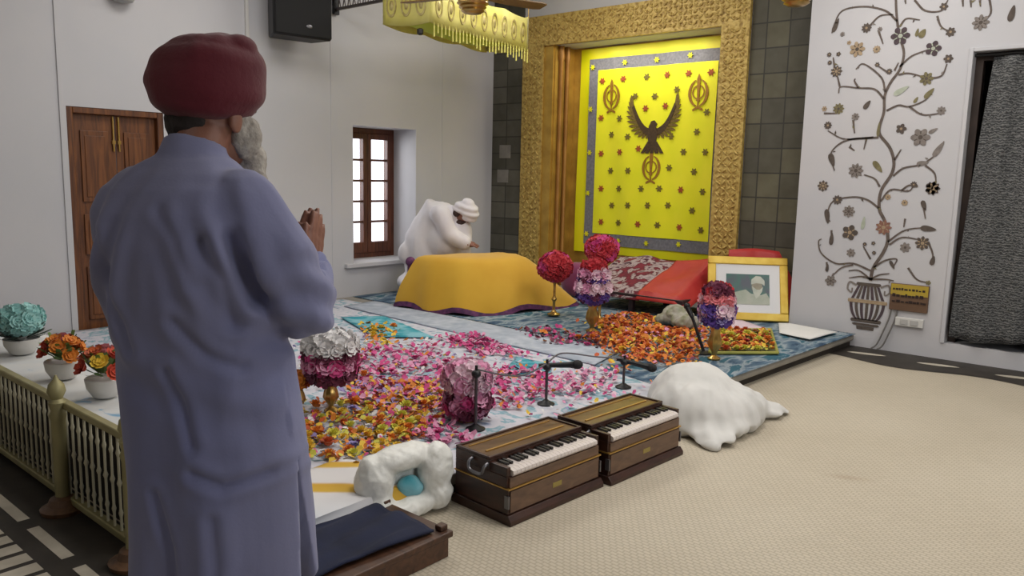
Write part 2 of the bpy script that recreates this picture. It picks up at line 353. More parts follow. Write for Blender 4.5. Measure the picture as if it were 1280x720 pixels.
STONE_L = stone_mat('grey_stone_cladding', .30, .20, '#6f6c62'); STONE_R = stone_mat('olive_stone_cladding', .225, .235, '#6a6650')
DOORW = wood_mat('varnished_door_wood', '#4a2712', '#7c4a22'); WINW = wood_mat('window_wood', '#3f2015', '#6a3a24')
CARVED = carved_mat()
GOLD = mat('gold_paint', '#a9853c', .38, .5, var=(5, '#c7a24c'))
BRASS = mat('brass', '#b08d4a', .28, .85, var=(9, '#caa868'))
DARKSTONE = mat('dark_inlay_stone', '#29241f', .6, var=(7, '#38322b'))
PALESTONE = mat('pale_inlay_stone', '#b0a898', .6, var=(9, '#c4bcac'))
BLACKM = mat('black_metal', '#17171a', .45, .2)
STEEL = mat('grey_steel', '#77767a', .35, .8)
WHITEP = mat('white_plastic', '#cfcdc9', .4)
GLASS = NT('window_glass')
_t = GLASS.n('BsdfTransparent'); _g = GLASS.n('BsdfGlossy', i_Roughness=.05); _m = GLASS.n('MixShader', i_Fac=.06)
GLASS.l(_t.outputs[0], _m.inputs[1]); GLASS.l(_g.outputs[0], _m.inputs[2]); GLASS.l(_m.outputs[0], GLASS.t.nodes['Material Output'].inputs[0]); GLASS = GLASS.m
PGLASS = NT('picture_glass')
_t = PGLASS.n('BsdfTransparent'); _g = PGLASS.n('BsdfGlossy', i_Roughness=.3); _m = PGLASS.n('MixShader', i_Fac=.012)
PGLASS.l(_t.outputs[0], _m.inputs[1]); PGLASS.l(_g.outputs[0], _m.inputs[2]); PGLASS.l(_m.outputs[0], PGLASS.t.nodes['Material Output'].inputs[0]); PGLASS = PGLASS.m

# ------------------------------------------------------------------ shell
LX, BY, MY, CZ = -6.75, 7.45, 7.2, 3.8          # left wall, back wall, mural wall, ceiling
struct(MB().box(-8, 4.2, -4.7, 8.6, -.15, 0).build('floor', FLOOR, smooth=False))
struct(MB().box(-7.4, 4.2, -4.7, 8.6, CZ, CZ+.15).build('ceiling', CEIL, smooth=False))
WT = .5                                           # left wall thickness
W0, W1, WZ0, WZ1 = 5.25, 6.14, .46, 1.92          # window opening
D0, D1, DZ0, DZ1 = 2.47, 3.24, .0, 1.9            # door opening
m = MB()
xa, xb = LX-WT, LX
m.box(xa, xb, -4.7, D0, 0, CZ); m.box(xa, xb, D0, D1, DZ1, CZ); m.box(xa, xb, D1, W0, 0, CZ)
m.box(xa, xb, W0, W1, 0, WZ0); m.box(xa, xb, W0, W1, WZ1, CZ); m.box(xa, xb, W1, 8.6, 0, CZ)
struct(m.build('wall_left', WALL, smooth=False))
# panel joints down the left wall
for i, y in enumerate((4.98, 6.55)):
    struct(MB().box(LX-.001, LX+.004, y-.006, y+.006, .1, CZ).build('trim_%d' % (i+5), WALL, smooth=False))
struct(MB().box(LX-.001, LX+.012, D0-.05, D0-.015, 0, CZ).build('trim_7', WALL, smooth=False))
# back wall with the niche
NX0, NX1, NZ1, NY = -5.80, -3.70, 2.93, 7.80
m = MB(); m.box(LX, NX0, BY, BY+.5, 0, CZ); m.box(NX1, -2.3, BY, BY+.5, 0, CZ); m.box(NX0, NX1, BY, BY+.5, NZ1, CZ)
m.box(NX0, NX1, NY, NY+.15, 0, NZ1)
struct(m.build('wall_back', WALL, smooth=False))
# mural wall with the curtained doorway
MX0, OX0, OX1, OZ0, OZ1 = -2.755, -1.445, -.35, .14, 2.48
m = MB(); m.box(MX0, OX0, MY, MY+.5, 0, CZ); m.box(OX0, OX1, MY, MY+.5, 0, OZ0); m.box(OX0, OX1, MY, MY+.5, OZ1, CZ); m.box(OX1, 4.2, MY, MY+.5, 0, CZ)
struct(m.build('wall_right', WALL, smooth=False))
struct(MB().box(3.7, 4.2, -4.7, MY, 0, CZ).build('wall_side', WALL, smooth=False))
struct(MB().box(LX, 3.7, -4.7, -4.4, 0, CZ).build('wall_front', WALL, smooth=False))
# slim raised moulding round the doorway
m = MB(); m.box(OX0-.03, OX0, MY-.015, MY, OZ0, OZ1+.03); m.box(OX0, OX1, MY-.015, MY, OZ1, OZ1+.03)
struct(m.build('trim_8', WALL, smooth=False, bevel=.004))
struct(MB().box(OX0, OX1, MY+.495, MY+.53, OZ0, OZ1).build('door_2', mat('dark_doorway_panel', '#241d1a', .7, var=(4, '#332823')), smooth=False))
m = MB(); m.box(OX0, OX0+.055, MY+.1, MY+.18, OZ0, OZ1); m.box(OX0+.055, OX1, MY+.1, MY+.18, OZ1-.06, OZ1)
struct(m.build('trim_9', mat('dark_door_frame', '#2c211c', .6, var=(6, '#3a2c25')), smooth=False))
# stone cladding either side of the niche
struct(MB().box(LX+.002, -6.28, BY-.03, BY, .1, CZ).build('trim_1', STONE_L, smooth=False))
struct(MB().box(-3.40, MX0+.1, BY-.03, BY, .1, CZ).build('trim_2', STONE_R, smooth=False))
m = MB()
for z, x in ((1.72, -6.52), (1.42, -6.55)): m.box(x-.1, x+.08, BY-.036, BY-.028, z-.08, z+.08)
struct(m.build('trim_10', mat('pale_stone_tile', '#75716c', .6, var=(8, '#8a867f')), smooth=False, bevel=.003))

# door in the left wall: two narrow panelled leaves
fr = MB(); fr.box(LX-.12, LX-.005, D0, D0+.05, 0, DZ1); fr.box(LX-.12, LX-.005, D1-.05, D1, 0, DZ1); fr.box(LX-.12, LX-.005, D0+.05, D1-.05, DZ1-.05, DZ1)
fr = struct(fr.build('door_1', DOORW, smooth=False, bevel=.006))
TM[fr.name] = Matrix.Translation(-fr.location)
mid = 2.86
for y0, y1 in ((D0+.05, mid-.003), (mid+.003, D1-.05)):
    a = MB(); a.box(LX-.10, LX-.06, y0, y1, .01, DZ1-.05)
    w_ = y1-y0
    for z0, z1 in ((.18, .62), (.72, 1.05), (1.15, 1.72)):
        a.box(LX-.06, LX-.045, y0+.06, y1-.06, z0, z1)
        a.box(LX-.045, LX-.038, y0+.09, y1-.09, z0+.04, z1-.04)
    a.build('door_leaf', DOORW, fr, world=True, smooth=False, bevel=.006)
b = MB()
for dy in (-.022, .022):
    b.tube([(LX-.045, mid+dy, 1.56), (LX-.045, mid+dy, 1.84)], .008); b.box(LX-.06, LX-.036, mid+dy-.013, mid+dy+.013, 1.62, 1.65)
b.build('bolt', BRASS, fr, world=True)

# window: deep reveal, two casements of five panes
wx = LX-.42
f = MB(); f.box(wx-.03, wx+.04, W0, W0+.05, WZ0, WZ1); f.box(wx-.03, wx+.04, W1-.05, W1, WZ0, WZ1)
f.box(wx-.03, wx+.04, W0+.05, W1-.05, WZ1-.06, WZ1); f.box(wx-.03, wx+.04, W0+.05, W1-.05, WZ0, WZ0+.06)
f = struct(f.build('window_1', WINW, smooth=False, bevel=.005)); TM[f.name] = Matrix.Translation(-f.location)
wm = WMID
for y0, y1 in ((W0+.05, wm-.002), (wm+.002, W1-.05)):
    c = MB(); z0, z1 = WZ0+.06, WZ1-.06
    c.box(wx-.02, wx+.05, y0, y0+.055, z0, z1); c.box(wx-.02, wx+.05, y1-.055, y1, z0, z1)
    c.box(wx-.02, wx+.05, y0+.055, y1-.055, z1-.06, z1); c.box(wx-.02, wx+.05, y0+.055, y1-.055, z0, z0+.12)
    for k in range(1, 5):
        zz = z0+.12 + (z1-.06-z0-.12)*k/5; c.box(wx-.005, wx+.035, y0+.055, y1-.055, zz-.012, zz+.012)
    cs = c.build('casement', WINW, f, world=True, smooth=False, bevel=.003)
    MB().box(wx+.008, wx+.012, y0+.05, y1-.05, z0+.11, z1-.05).build('pane', GLASS, cs, world=True, smooth=False)
struct(MB().box(LX-.4, LX+.05, W0-.12, W1+.1, WZ0-.04, WZ0+.004).build('trim_11', WALL, smooth=False, bevel=.006))

# inlaid stone border along the mural wall and before the railing
def wavy(x): return 6.66 + .07*sin(x*5.2+.8)
m = MB(); xs = [MX0 + .5 + i*.06 for i in range(90)]
for a_, b_ in zip(xs, xs[1:]):
    m.add([(a_, wavy(a_), .003), (b_, wavy(b_), .003), (b_, MY-.002, .003), (a_, MY-.002, .003)], [(0, 1, 2, 3)], 0)
for k in range(9):
    cx = -1.97 + k*.55; pts = [(cx + .15*cos(t), 6.93 + .04*sin(t)*abs(sin(t))**.4 + .03*cos(t), .005) for t in [2*pi*i/22 for i in range(22)]]
    m.add(pts, [tuple(range(22))], 1)
struct(m.build('trim_3', [DARKSTONE, PALESTONE], smooth=False))
m = MB(); m.add([(-6.7, .70, .003), (-2.1, .70, .003), (-2.1, 1.28, .003), (-6.7, 1.28, .003)], [(0, 1, 2, 3)], 0)
for k in range(44):
    x = -6.6 + k*.104
    m.add([(x, .80, .005), (x+.075, .80, .005), (x+.075, .93, .005), (x, .93, .005)], [(0, 1, 2, 3)], 1)
for k in range(10):
    x = -6.6 + k*.46
    m.add([(x, 1.00, .005), (x+.36, 1.00, .005), (x+.36, 1.045, .005), (x, 1.045, .005)], [(0, 1, 2, 3)], 1)
struct(m.build('trim_4', [DARKSTONE, PALESTONE], smooth=False))

# ------------------------------------------------------------------ low platform
PZ = .12
ex = lambda y: -2.4 + .048*(y-2.12)                # its right edge, slightly askew
m = MB(); m.prism([(LX, 1.76), (ex(1.76), 1.76), (ex(MY), MY-.002), (MX0, MY-.002), (MX0, BY-.03), (LX, BY-.03)], lambda u, v, w: V((u, v, .05+w)), PZ-.062)
struct(m.build('platform', mat('grey_platform_cloth', '#8f8a80', .9, var=(5, '#a29c92'), bump=(40, .2)), smooth=False, bevel=.02))
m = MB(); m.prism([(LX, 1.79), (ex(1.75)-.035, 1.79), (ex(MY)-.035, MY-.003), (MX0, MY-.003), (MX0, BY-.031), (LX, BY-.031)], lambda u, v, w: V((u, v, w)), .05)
struct(m.build('trim_12', mat('platform_shadow_dark', '#2a241f', .8, var=(6, '#3a3229')), smooth=False))  # recessed strip coloured dark to stand in for the shadow below the platform edge

# ------------------------------------------------------------------ sheets and runners on the platform
def sheet_mat(name, stops, scale, fine, stretch=(1, 1, 1), rot=0):
    N = NT(name); b = N.b; b.inputs['Roughness'].default_value = .85; b.inputs['Specular IOR Level'].default_value = .2
    v = N.coord(stretch, (0, 0, rot))
    n = N.n('TexNoise', i_Scale=scale, i_Detail=5.0, i_Distortion=1.6, i_Roughness=.6); N.l(v, n.inputs['Vector'])
    vo = N.n('TexVoronoi', i_Scale=fine); N.l(v, vo.inputs['Vector'])
    a = N.n('Math', operation='MULTIPLY_ADD'); a.inputs[1].default_value = .25; N.l(vo.outputs['Distance'], a.inputs[0]); N.l(n.outputs['Fac'], a.inputs[2])
    N.l(N.ramp(a.outputs[0], stops), b.inputs['Base Color'])
    return N.m
SHEET = sheet_mat('blue_print_sheet', [(.36, '#46566e'), (.45, '#8793ab'), (.52, '#bcbfca'), (.68, '#cccad2'), (.74, '#79a3b0'), (.82, '#b4bcc8')], 3.2, 11)
TEALSH = sheet_mat('teal_print', [(.3, '#2c7f91'), (.55, '#3f97a6'), (.7, '#7fb4c0')], 3, 9)
BLUERUG = sheet_mat('deep_blue_rug_weave', [(.32, '#1e2833'), (.48, '#3a5067'), (.58, '#5c7283'), (.68, '#98a2a8'), (.74, '#3a6272')], 4.5, 10, (1, .45, 1), R(-20))
RUNNER = sheet_mat('pale_grey_runner_cloth', [(.3, '#8c96a6'), (.6, '#a4acb8'), (.8, '#b8bec8')], 2.2, 14)
def sheet(name, poly, z, m, label, cat, amp=.003, th=.006, res=.09, group=None):
    """a thin cloth lying on the platform: filled outline, gently wrinkled"""
    bm = bmesh.new(); xs = [p[0] for p in poly]; ys = [p[1] for p in poly]
    vs = [bm.verts.new((x, y, 0)) for x, y in poly]; bm.faces.new(vs)
    x = min(xs)+res
    while x < max(xs):
        bmesh.ops.bisect_plane(bm, geom=bm.verts[:]+bm.edges[:]+bm.faces[:], plane_co=(x, 0, 0), plane_no=(1, 0, 0)); x += res
    y = min(ys)+res
    while y < max(ys):
        bmesh.ops.bisect_plane(bm, geom=bm.verts[:]+bm.edges[:]+bm.faces[:], plane_co=(0, y, 0), plane_no=(0, 1, 0)); y += res
    for v in bm.verts: v.co.z = z + th/2 + amp*(1+nz((v.co.x*3, v.co.y*3, z*50)))
    cx, cy = sum(xs)/len(xs), sum(ys)/len(ys)
    for v in bm.verts: v.co -= V((cx, cy, z))
    me = bpy.data.meshes.new(name); bm.to_mesh(me); bm.free(); me.materials.append(m)
    me.polygons.foreach_set('use_smooth', [True]*len(me.polygons))
    o = bpy.data.objects.new(name, me); COL.objects.link(o); o.location = (cx, cy, z)
    s = o.modifiers.new('s', 'SOLIDIFY'); s.thickness = th; s.offset = 0
    return tag(o, label, cat, group)
ed = lambda y: ex(y)+.015
sheet('patterned_sheet', [(LX+.03, 1.80), (ed(1.80), 1.80), (ed(4.3), 4.3), (-3.1, 4.5), (-3.2, 5.0), (-6.6, 5.0), (LX+.03, 4.4)], PZ-.008, SHEET, 'large white sheet with blue print covering the front of the low platform', 'sheet')
sheet('blue_rug', [(-3.1, 4.5), (ed(4.3), 4.3), (ed(MY)+.0, MY-.03), (-2.79, MY-.03), (-2.79, 7.38), (-6.7, 7.38), (-6.7, 5.2), (-3.3, 5.1)], PZ-.01, BLUERUG, 'deep blue streaked rug under the portrait and the back of the platform', 'rug')
sheet('cloth_runner', [(-6.2, 4.70), (-6.25, 5.12), (-3.2, 5.02), (-3.08, 4.50)], PZ+.004, RUNNER, 'pale grey cloth runner laid across the platform before the yellow cover', 'runner', .002)
sheet('cloth_square', [(-5.72, 4.30), (-5.5, 4.62), (-4.5, 4.30), (-4.86, 3.98)], PZ+.011, TEALSH, 'teal printed cloth lying beside the pale grey runner', 'cloth', .002)
sheet('cloth_square', [(-3.62, 4.28), (-3.3, 4.30), (-3.05, 3.95), (-3.4, 3.90)], PZ+.004, TEALSH, 'small teal cloth patch behind the middle microphone', 'cloth', .002)
STRIPE = NT('yellow_striped_cloth'); STRIPE.b.inputs['Roughness'].default_value = .85
_sx = STRIPE.n('SeparateXYZ'); STRIPE.l(STRIPE.coord((1, 1, 1), (0, 0, R(-130.6))), _sx.inputs[0])
STRIPE.l(STRIPE.ramp(_sx.outputs[0], [(.0, '#ced4dc'), (.36, '#d9d6d6'), (.38, '#d0a93c'), (.44, '#cda036'), (.46, '#d9d6d6'), (.63, '#d9d6d6'), (.65, '#d0a93c'), (.70, '#cda036'), (.72, '#d9d6d6')]), STRIPE.b.inputs['Base Color'])
_mp = [q for q in STRIPE.t.nodes if q.type == 'MAPPING'][0]; STRIPE = STRIPE.m
def drape(u, v):
    x = -3.05 + .62*u; y = 1.62 + .62*v - .25*(1-u)*0
    e = ex(y); z = PZ + .016 + .006*nz((x*5, y*5, 1))
    return V((x, y, z))
# striped cloth folded over the platform's front corner
m = MB()
def fold(u, v):
    s = u*.73
    y = 1.60 + v*.54; x = -2.83
    if s < .44: return V((x+s, y + .05*sin(s*3), PZ+.02+.008*nz((s*6, v*5, 3))))
    t = s-.44; return V((ex(y)+.02 + .03*sin(t*4), y, PZ+.012 - t*.33 + .004*nz((t*9, v*7, 2))))
m.grid(fold, 26, 16)
_o = m.build('striped_cloth', STRIPE, solid=.008); _mp.inputs['Location'].default_value = (-.651*_o.location.x + .759*_o.location.y - 2.7, 0, 0)
tag(_o, 'white cloth with yellow stripes draped over the front corner of the platform', 'cloth')
WHITEC = mat('white_cotton', '#d9d8d4', .85, var=(3, '#e2e0dc'), bump=(25, .08), sheen=.2)
WHITEC2 = mat('white_cloth_print', '#cfd2d6', .85, var=(7, '#b7c4d2'), bump=(25, .08))
sheet('white_cloth', [(-2.78, 7.02), (-2.70, 7.1), (-2.24, 7.0), (-2.3, 6.50), (-2.6, 6.60)], PZ+.012, WHITEC, 'flat white cloth spread at the foot of the framed portrait', 'cloth', .006)
sheet('white_cloth', [(-3.38, 6.72), (-3.08, 6.90), (-2.72, 6.66), (-3.1, 6.36)], PZ+.012, mat('pale_pink_cotton', '#d6c2cc', .85, bump=(20, .1)), 'pale pink cloth under the coral and red bouquet', 'cloth', .006)

# ------------------------------------------------------------------ carved gold frame of the niche
fr = thing('niche_frame', 'carved gold frame around the yellow hanging in the back wall', 'frame', (-4.75, BY-.05, 0))
def relief(mb, x0, x1, z0, z1, y, step):
    """rows of carved leaves and bosses raised from the frame's face"""
    nx = max(1, round((x1-x0)/step)); nzz = max(1, round((z1-z0)/step))
    for i in range(nx):
        for j in range(nzz):
            cx = x0 + (i+.5)*(x1-x0)/nx; cz = z0 + (j+.5)*(z1-z0)/nzz; a = (1 if (i+j) % 2 else -1)*pi/4 + random.uniform(-.3, .3)
            M3 = Matrix.Rotation(a, 3, 'Y'); mb.ell((cx, y, cz), (step*.52, .011, step*.2), 8, 6, M=M3)
            mb.ell((cx+step*.25, y, cz+step*.25), (step*.13, .011, step*.13), 6, 4)
for nm, x0, x1, z0, z1 in (('left_jamb', -6.24, -5.93, .12, 2.93), ('right_jamb', -3.70, -3.41, .12, 2.93), ('lintel', -6.24, -3.41, 2.93, 3.27)):
    a = MB(); a.box(x0, x1, BY-.075, BY-.028, z0, z1); relief(a, x0+.03, x1-.03, z0+.03, z1-.03, BY-.076, .058)
    p = a.build(nm, CARVED, fr, world=True, bevel=0)
a = MB(); a.box(-5.93, -5.80, BY-.05, BY-.028, .12, 2.93); a.build('inner_panel', GOLD, fr, world=True, smooth=False)
for x0, x1 in ((NX0, NX0+.02), (NX1-.02, NX1)): a = MB(); a.box(x0, x1, BY-.028, NY, .12, NZ1); a.build('reveal_lining', GOLD, fr, world=True, smooth=False)
a = MB(); a.box(NX0+.02, NX1-.02, NY-.015, NY, .12, NZ1); a.build('back_panel', GOLD, fr, world=True, smooth=False)
for y in (7.50, 7.62):
    a = MB(); a.lathe([(.03, .12), (.04, .16), (.026, .2), (.026, 2.75), (.04, 2.8), (.03, 2.93)], 14, (NX0+.045, y, 0)); a.build('pillar', mat('aged_gold', '#8d6230', .45, .4, var=(4, '#a87a3c')), fr, world=True)

# ------------------------------------------------------------------ yellow hanging
YEL = mat('bright_yellow_satin', '#dfe000', .5, var=(3, '#e9e41a'), bump=(12, .12), sheen=.2)
YEL2 = mat('yellow_border_satin', '#cfd000', .5, var=(3, '#dccf12'), bump=(12, .12))
GREYB = mat('grey_brocade', '#66666c', .75, var=(40, '#7c7a80'), bump=(40, .2))
RED_E = mat('red_embroidery', '#a8401c', .7, var=(60, '#7c4a18')); DK_E = mat('dark_embroidery', '#5f5a18', .7, var=(60, '#7a6420')); BR_E = mat('brown_embroidery', '#33240f', .7, var=(50, '#4c3618'))
GD_E = mat('gold_embroidery', '#9c7420', .6, .2, var=(50, '#8a5a1c'))
hg = thing('wall_hanging', 'yellow cloth with grey border and embroidered eagle hanging in the niche', 'hanging', (-4.66, 7.75, .55))
HY = 7.75
rip = lambda x, z: .008*sin(x*7+z*1.3) + .006*sin(x*17+z*2)
m = MB(); m.grid(lambda u, v: V((-5.67+u*1.93, HY+.012+rip(-5.67+u*1.93, v*2.35), .54+v*2.37)), 60, 24); m.build('outer_border', YEL2, hg, world=True)
def ring(mb, x0, x1, z0, z1, t, y):
    for a0, a1, b0, b1 in ((x0, x1, z0, z0+t), (x0, x1, z1-t, z1), (x0, x0+t, z0+t, z1-t), (x1-t, x1, z0+t, z1-t)):
        n = max(2, int((a1-a0)/.05)); k = max(2, int((b1-b0)/.1))
        mb.grid(lambda u, v: V((a0+u*(a1-a0), y+rip(a0+u*(a1-a0), b0-.54+v*(b1-b0)), b0+v*(b1-b0))), n, k)
m = MB(); ring(m, -5.53, -3.78, .64, 2.79, .135, HY); bd = m.build('brocade_border', GREYB, hg, world=True)
m = MB(); m.grid(lambda u, v: V((-5.405+u*1.51, HY-.006+rip(-5.405+u*1.51, v*1.88), .775+v*1.885)), 46, 24); fd = m.build('embroidered_field', YEL, hg, world=True)
ey = HY-.012
FLM = lambda u, v, w: V((u, ey - w + rip(u, v-.7), v))
def blossom(mb, x, z, r, m):
    pts = []
    for i in range(24):
        w_ = 2*pi*i/24; q = r*(.72+.28*cos(w_*6)); pts.append((x+q*cos(w_), z+q*sin(w_)))
    mb.prism(pts, FLM, .004, m)
for x, z, c in MOTIF: m = MB(); blossom(m, x, z, .042, 0); m.build('sprig', (RED_E, DK_E)[c], fd, world=True)
for x, z in MARK: m = MB(); blossom(m, x, z, .035, 0); m.build('border_flower', YEL2, bd, world=True)
def khanda(x, z, s):
    mb = MB()
    mb.prism([(x, z+.5*s), (x+.055*s, z+.38*s), (x+.03*s, z-.12*s), (x+.06*s, z-.2*s), (x+.015*s, z-.22*s), (x+.02*s, z-.38*s), (x, z-.42*s), (x-.02*s, z-.38*s), (x-.015*s, z-.22*s), (x-.06*s, z-.2*s), (x-.03*s, z-.12*s), (x-.055*s, z+.38*s)], FLM, .005)
    for sg in (-1, 1):
        out = [(x+sg*(.3*s*cos(t)), z + .36*s*sin(t)) for t in [R(-78)+R(150)*i/14 for i in range(15)]]
        inn = [(x+sg*(.22*s*cos(t)), z + .36*s*sin(t)*.93+.01*s) for t in [R(-78)+R(150)*i/14 for i in range(15)]][::-1]
        mb.prism(out+inn, FLM, .004)
        mb.prism([(x+sg*.02*s, z-.34*s), (x+sg*.16*s, z-.42*s), (x+sg*.15*s, z-.47*s), (x+sg*.01*s, z-.40*s)], FLM, .004)
    n = 20
    for i in range(n):
        a, b = 2*pi*i/n, 2*pi*(i+1)/n
        mb.prism([(x+.19*s*cos(a), z+.02*s+.19*s*sin(a)), (x+.19*s*cos(b), z+.02*s+.19*s*sin(b)), (x+.155*s*cos(b), z+.02*s+.155*s*sin(b)), (x+.155*s*cos(a), z+.02*s+.155*s*sin(a))], FLM, .003)
    return mb
for x, z, s in ((-5.2, 2.35, .40), (-4.1, 2.34, .40), (-4.635, 1.55, .38)): khanda(x, z, s).build('khanda_emblem', [GD_E], fd, world=True)
eg = MB()
ex0, ez0 = -4.635, 1.93
OLV = [mat('olive_gold_embroidery', '#75601c', .7, var=(60, '#57451c'))]
def wing(t): return (.035+.235*t**.85, .03+.27*t**1.7)
for sg in (-1, 1):
    gf = MB()
    for k in range(13):                               # feathers fanning off the raised wing
        t = k/12; px_, pz_ = wing(t); a = R(-62+140*t); L = .10+.06*sin(pi*t)+.03*t
        d = (sg*cos(a), sin(a)); q = (-d[1], d[0]); w_ = .017
        gf.prism([(ex0+sg*px_+q[0]*w_*.7, ez0+pz_+q[1]*w_*.7), (ex0+sg*px_+d[0]*L*.75+q[0]*w_, ez0+pz_+d[1]*L*.75+q[1]*w_), (ex0+sg*px_+d[0]*L, ez0+pz_+d[1]*L), (ex0+sg*px_+d[0]*L*.75-q[0]*w_, ez0+pz_+d[1]*L*.75-q[1]*w_), (ex0+sg*px_-q[0]*w_*.7, ez0+pz_-q[1]*w_*.7)], FLM, .003+.0004*(k % 3))
    gf.build('wing_feathers', OLV, fd, world=True)
    ts_ = [i/12 for i in range(13)]
    eg.prism([(ex0+sg*(wing(t)[0]-.012), ez0+wing(t)[1]+.02) for t in ts_] + [(ex0+sg*(wing(t)[0]+.02*(1-t*.6)), ez0+wing(t)[1]-.05*(1-t*.7)) for t in ts_[::-1]], FLM, .007)
eg.prism([(ex0-.045, ez0+.08), (ex0-.02, ez0+.13), (ex0+.015, ez0+.14), (ex0+.05, ez0+.10), (ex0+.035, ez0+.07), (ex0+.06, ez0), (ex0+.045, ez0-.1), (ex0-.045, ez0-.1), (ex0-.06, ez0)], FLM, .010)
for k in range(5):
    a = -.12+.06*k; eg.prism([(ex0+a*.3-.02, ez0-.09), (ex0+a-.022, ez0-.22), (ex0+a+.022, ez0-.22), (ex0+a*.3+.02, ez0-.09)], FLM, .006+.0005*k)
eg.build('eagle_emblem', [BR_E], fd, world=True)

# ------------------------------------------------------------------ draped seat before the niche
st = thing('draped_bench', 'low bench under maroon patterned and red cloths before the niche', 'bench', (-4.1, 7.0, PZ))
DKW = wood_mat('dark_bench_wood', '#1c1216', '#33202a'); 
SX0, SX1, SY0, SY1 = -4.68, -3.52, 6.55, 7.33
a = MB(); a.box(SX0, SX1, SY0, SY1, .27, .31); a.build('bench_top', DKW, st, world=True, smooth=False, bevel=.006)
for x in (SX0+.12, -4.1, SX1-.08):
    for y in (SY0+.05, SY1-.05): MB().box(x-.025, x+.025, y-.025, y+.025, PZ, .27).build('leg', DKW, st, world=True, smooth=False, bevel=.004)
CHINTZ = sheet_mat('maroon_chintz', [(.38, '#241a24'), (.48, '#4e2634'), (.54, '#96878a'), (.60, '#a89a98'), (.66, '#57252f'), (.76, '#742d38')], 5, 12)
REDC = mat('red_satin', '#a01d22', .55, var=(3, '#b03028'), bump=(10, .25))
def hump(x0, x1, k):
    def fn(u, v):
        x = x0 + (x1-x0)*u; y = SY0-.02 + v*(SY1-SY0); t = min(1, v*1.0)
        z = .315 + .28*(t**1.1) + .035*nz((x*4, y*4, k)) + .02*sin(x*9+y*3)*t
        if v < .08: z = .315 - (.08-v)*.7
        return V((x, y - .0, z))
    return fn
a = MB(); a.grid(hump(SX0-.02, -3.98, 3), 36, 26); a.build('patterned_cover', CHINTZ, st, world=True, solid=.012)
a = MB(); a.grid(lambda u, v: hump(-4.02, SX1+.03, 5)(u, v) + V((0, 0, .012 - (.18*max(0, u-.8)*5 if u > .8 else 0)*(.6+.4*v))), 24, 26); a.build('red_cover', REDC, st, world=True, solid=.012)

cs_ = thing('bolster_cushion', 'dark magenta bolster cushion between the yellow cover and the patterned bench', 'cushion', (-5.05, 7.0, PZ+.004))
a = MB(); a.ell((0, 0, .19), (.20, .14, .19), 20, 14, e=.8); a.build('cushion', mat('magenta_velvet', '#6d1c4a', .7, var=(6, '#7d2656'), sheen=.3), cs_)
a = MB(); a.tube([(-.19, 0, .19), (-.215, 0, .19)], [.03, .02], 12); a.build('end_button', mat('dark_plum', '#3d1530', .7), cs_)
# ------------------------------------------------------------------ scripture stand under the yellow cover
YCOV = mat('golden_yellow_cover', '#c6961c', .8, var=(2.2, '#d0a22a'), bump=(9, .15), sheen=.25)
PUR = mat('purple_brocade', '#3d1d42', .7, var=(18, '#6d3460')); 
pk = thing('draped_stand', 'low stand under a golden yellow cover, in the middle of the platform back', 'stand', (-5.3, 5.85, PZ))
base = [(-5.86, 5.06), (-5.4, 5.10), (-4.98, 5.30), (-4.80, 5.85), (-4.72, 6.50), (-5.1, 6.58), (-5.55, 6.5), (-5.75, 5.9)]
top = [(-5.70, 5.20), (-5.42, 5.24), (-5.14, 5.40), (-5.06, 5.80), (-5.06, 6.18), (-5.22, 6.26), (-5.46, 6.2), (-5.62, 5.8)]
bl = arc([(x, y, 0) for x, y in base]+[(*base[0], 0)], 6)[:-1]; tl = arc([(x, y, 0) for x, y in top]+[(*top[0], 0)], 6)[:-1]
def cover(rows, m, name, zlo, grow=0):
    a = MB(); n = len(bl); vs = []; fs = []
    c = V((-5.3, 5.8, 0))
    for t, z in rows:
        for i in range(n):
            p = bl[i].lerp(tl[i], t) ; q = (p-c); fold_ = .022*(1-t)*sin(i*1.3+z*3) + .02*nz((p.x*3, p.y*3, z*4)); p = c + q*(1+fold_+grow)
            zz = z + (.012*nz((p.x*3, p.y*3, 7)) if t > .5 else 0) + (.03*sin(i*.8) if z < .2 and t < .1 else 0)
            if p.y > 6.1: zz = zlo + (zz-zlo)*(1 - .45*min(1, (p.y-6.1)/.5))
            vs.append(V((p.x, p.y, zz)))
    for j in range(len(rows)-1):
        for i in range(n): fs.append((j*n+i, j*n+(i+1) % n, (j+1)*n+(i+1) % n, (j+1)*n+i))
    a.add(vs, fs); return a, n
a, n = cover([(0, .145), (.12, .23), (.32, .35), (.56, .46), (.76, .54), (.92, .59), (1.08, .622), (1.35, .64), (1.7, .648)], YCOV, 'cover', .16)
a.add([], []); k = len(a.v); a.v.append(V((-5.34, 5.76, .65)))
for i in range(n): a.f.append([k-n+i, k-n+(i+1) % n, k]); a.mi.append(0)
a.build('cover', YCOV, pk, world=True, angle=80)
a, n = cover([(-.05, PZ+.002), (-.02, .15), (.02, .17)], PUR, 'skirt', .1, .005); a.build('skirt', PUR, pk, world=True)
a = MB(); a.tube([(-5.80, 5.2, PZ), (-5.79, 5.2, .55)], .03, 10); a.ell((-5.79, 5.2, .57), .05, 10, 8); a.build('corner_post', PUR, pk, world=True)

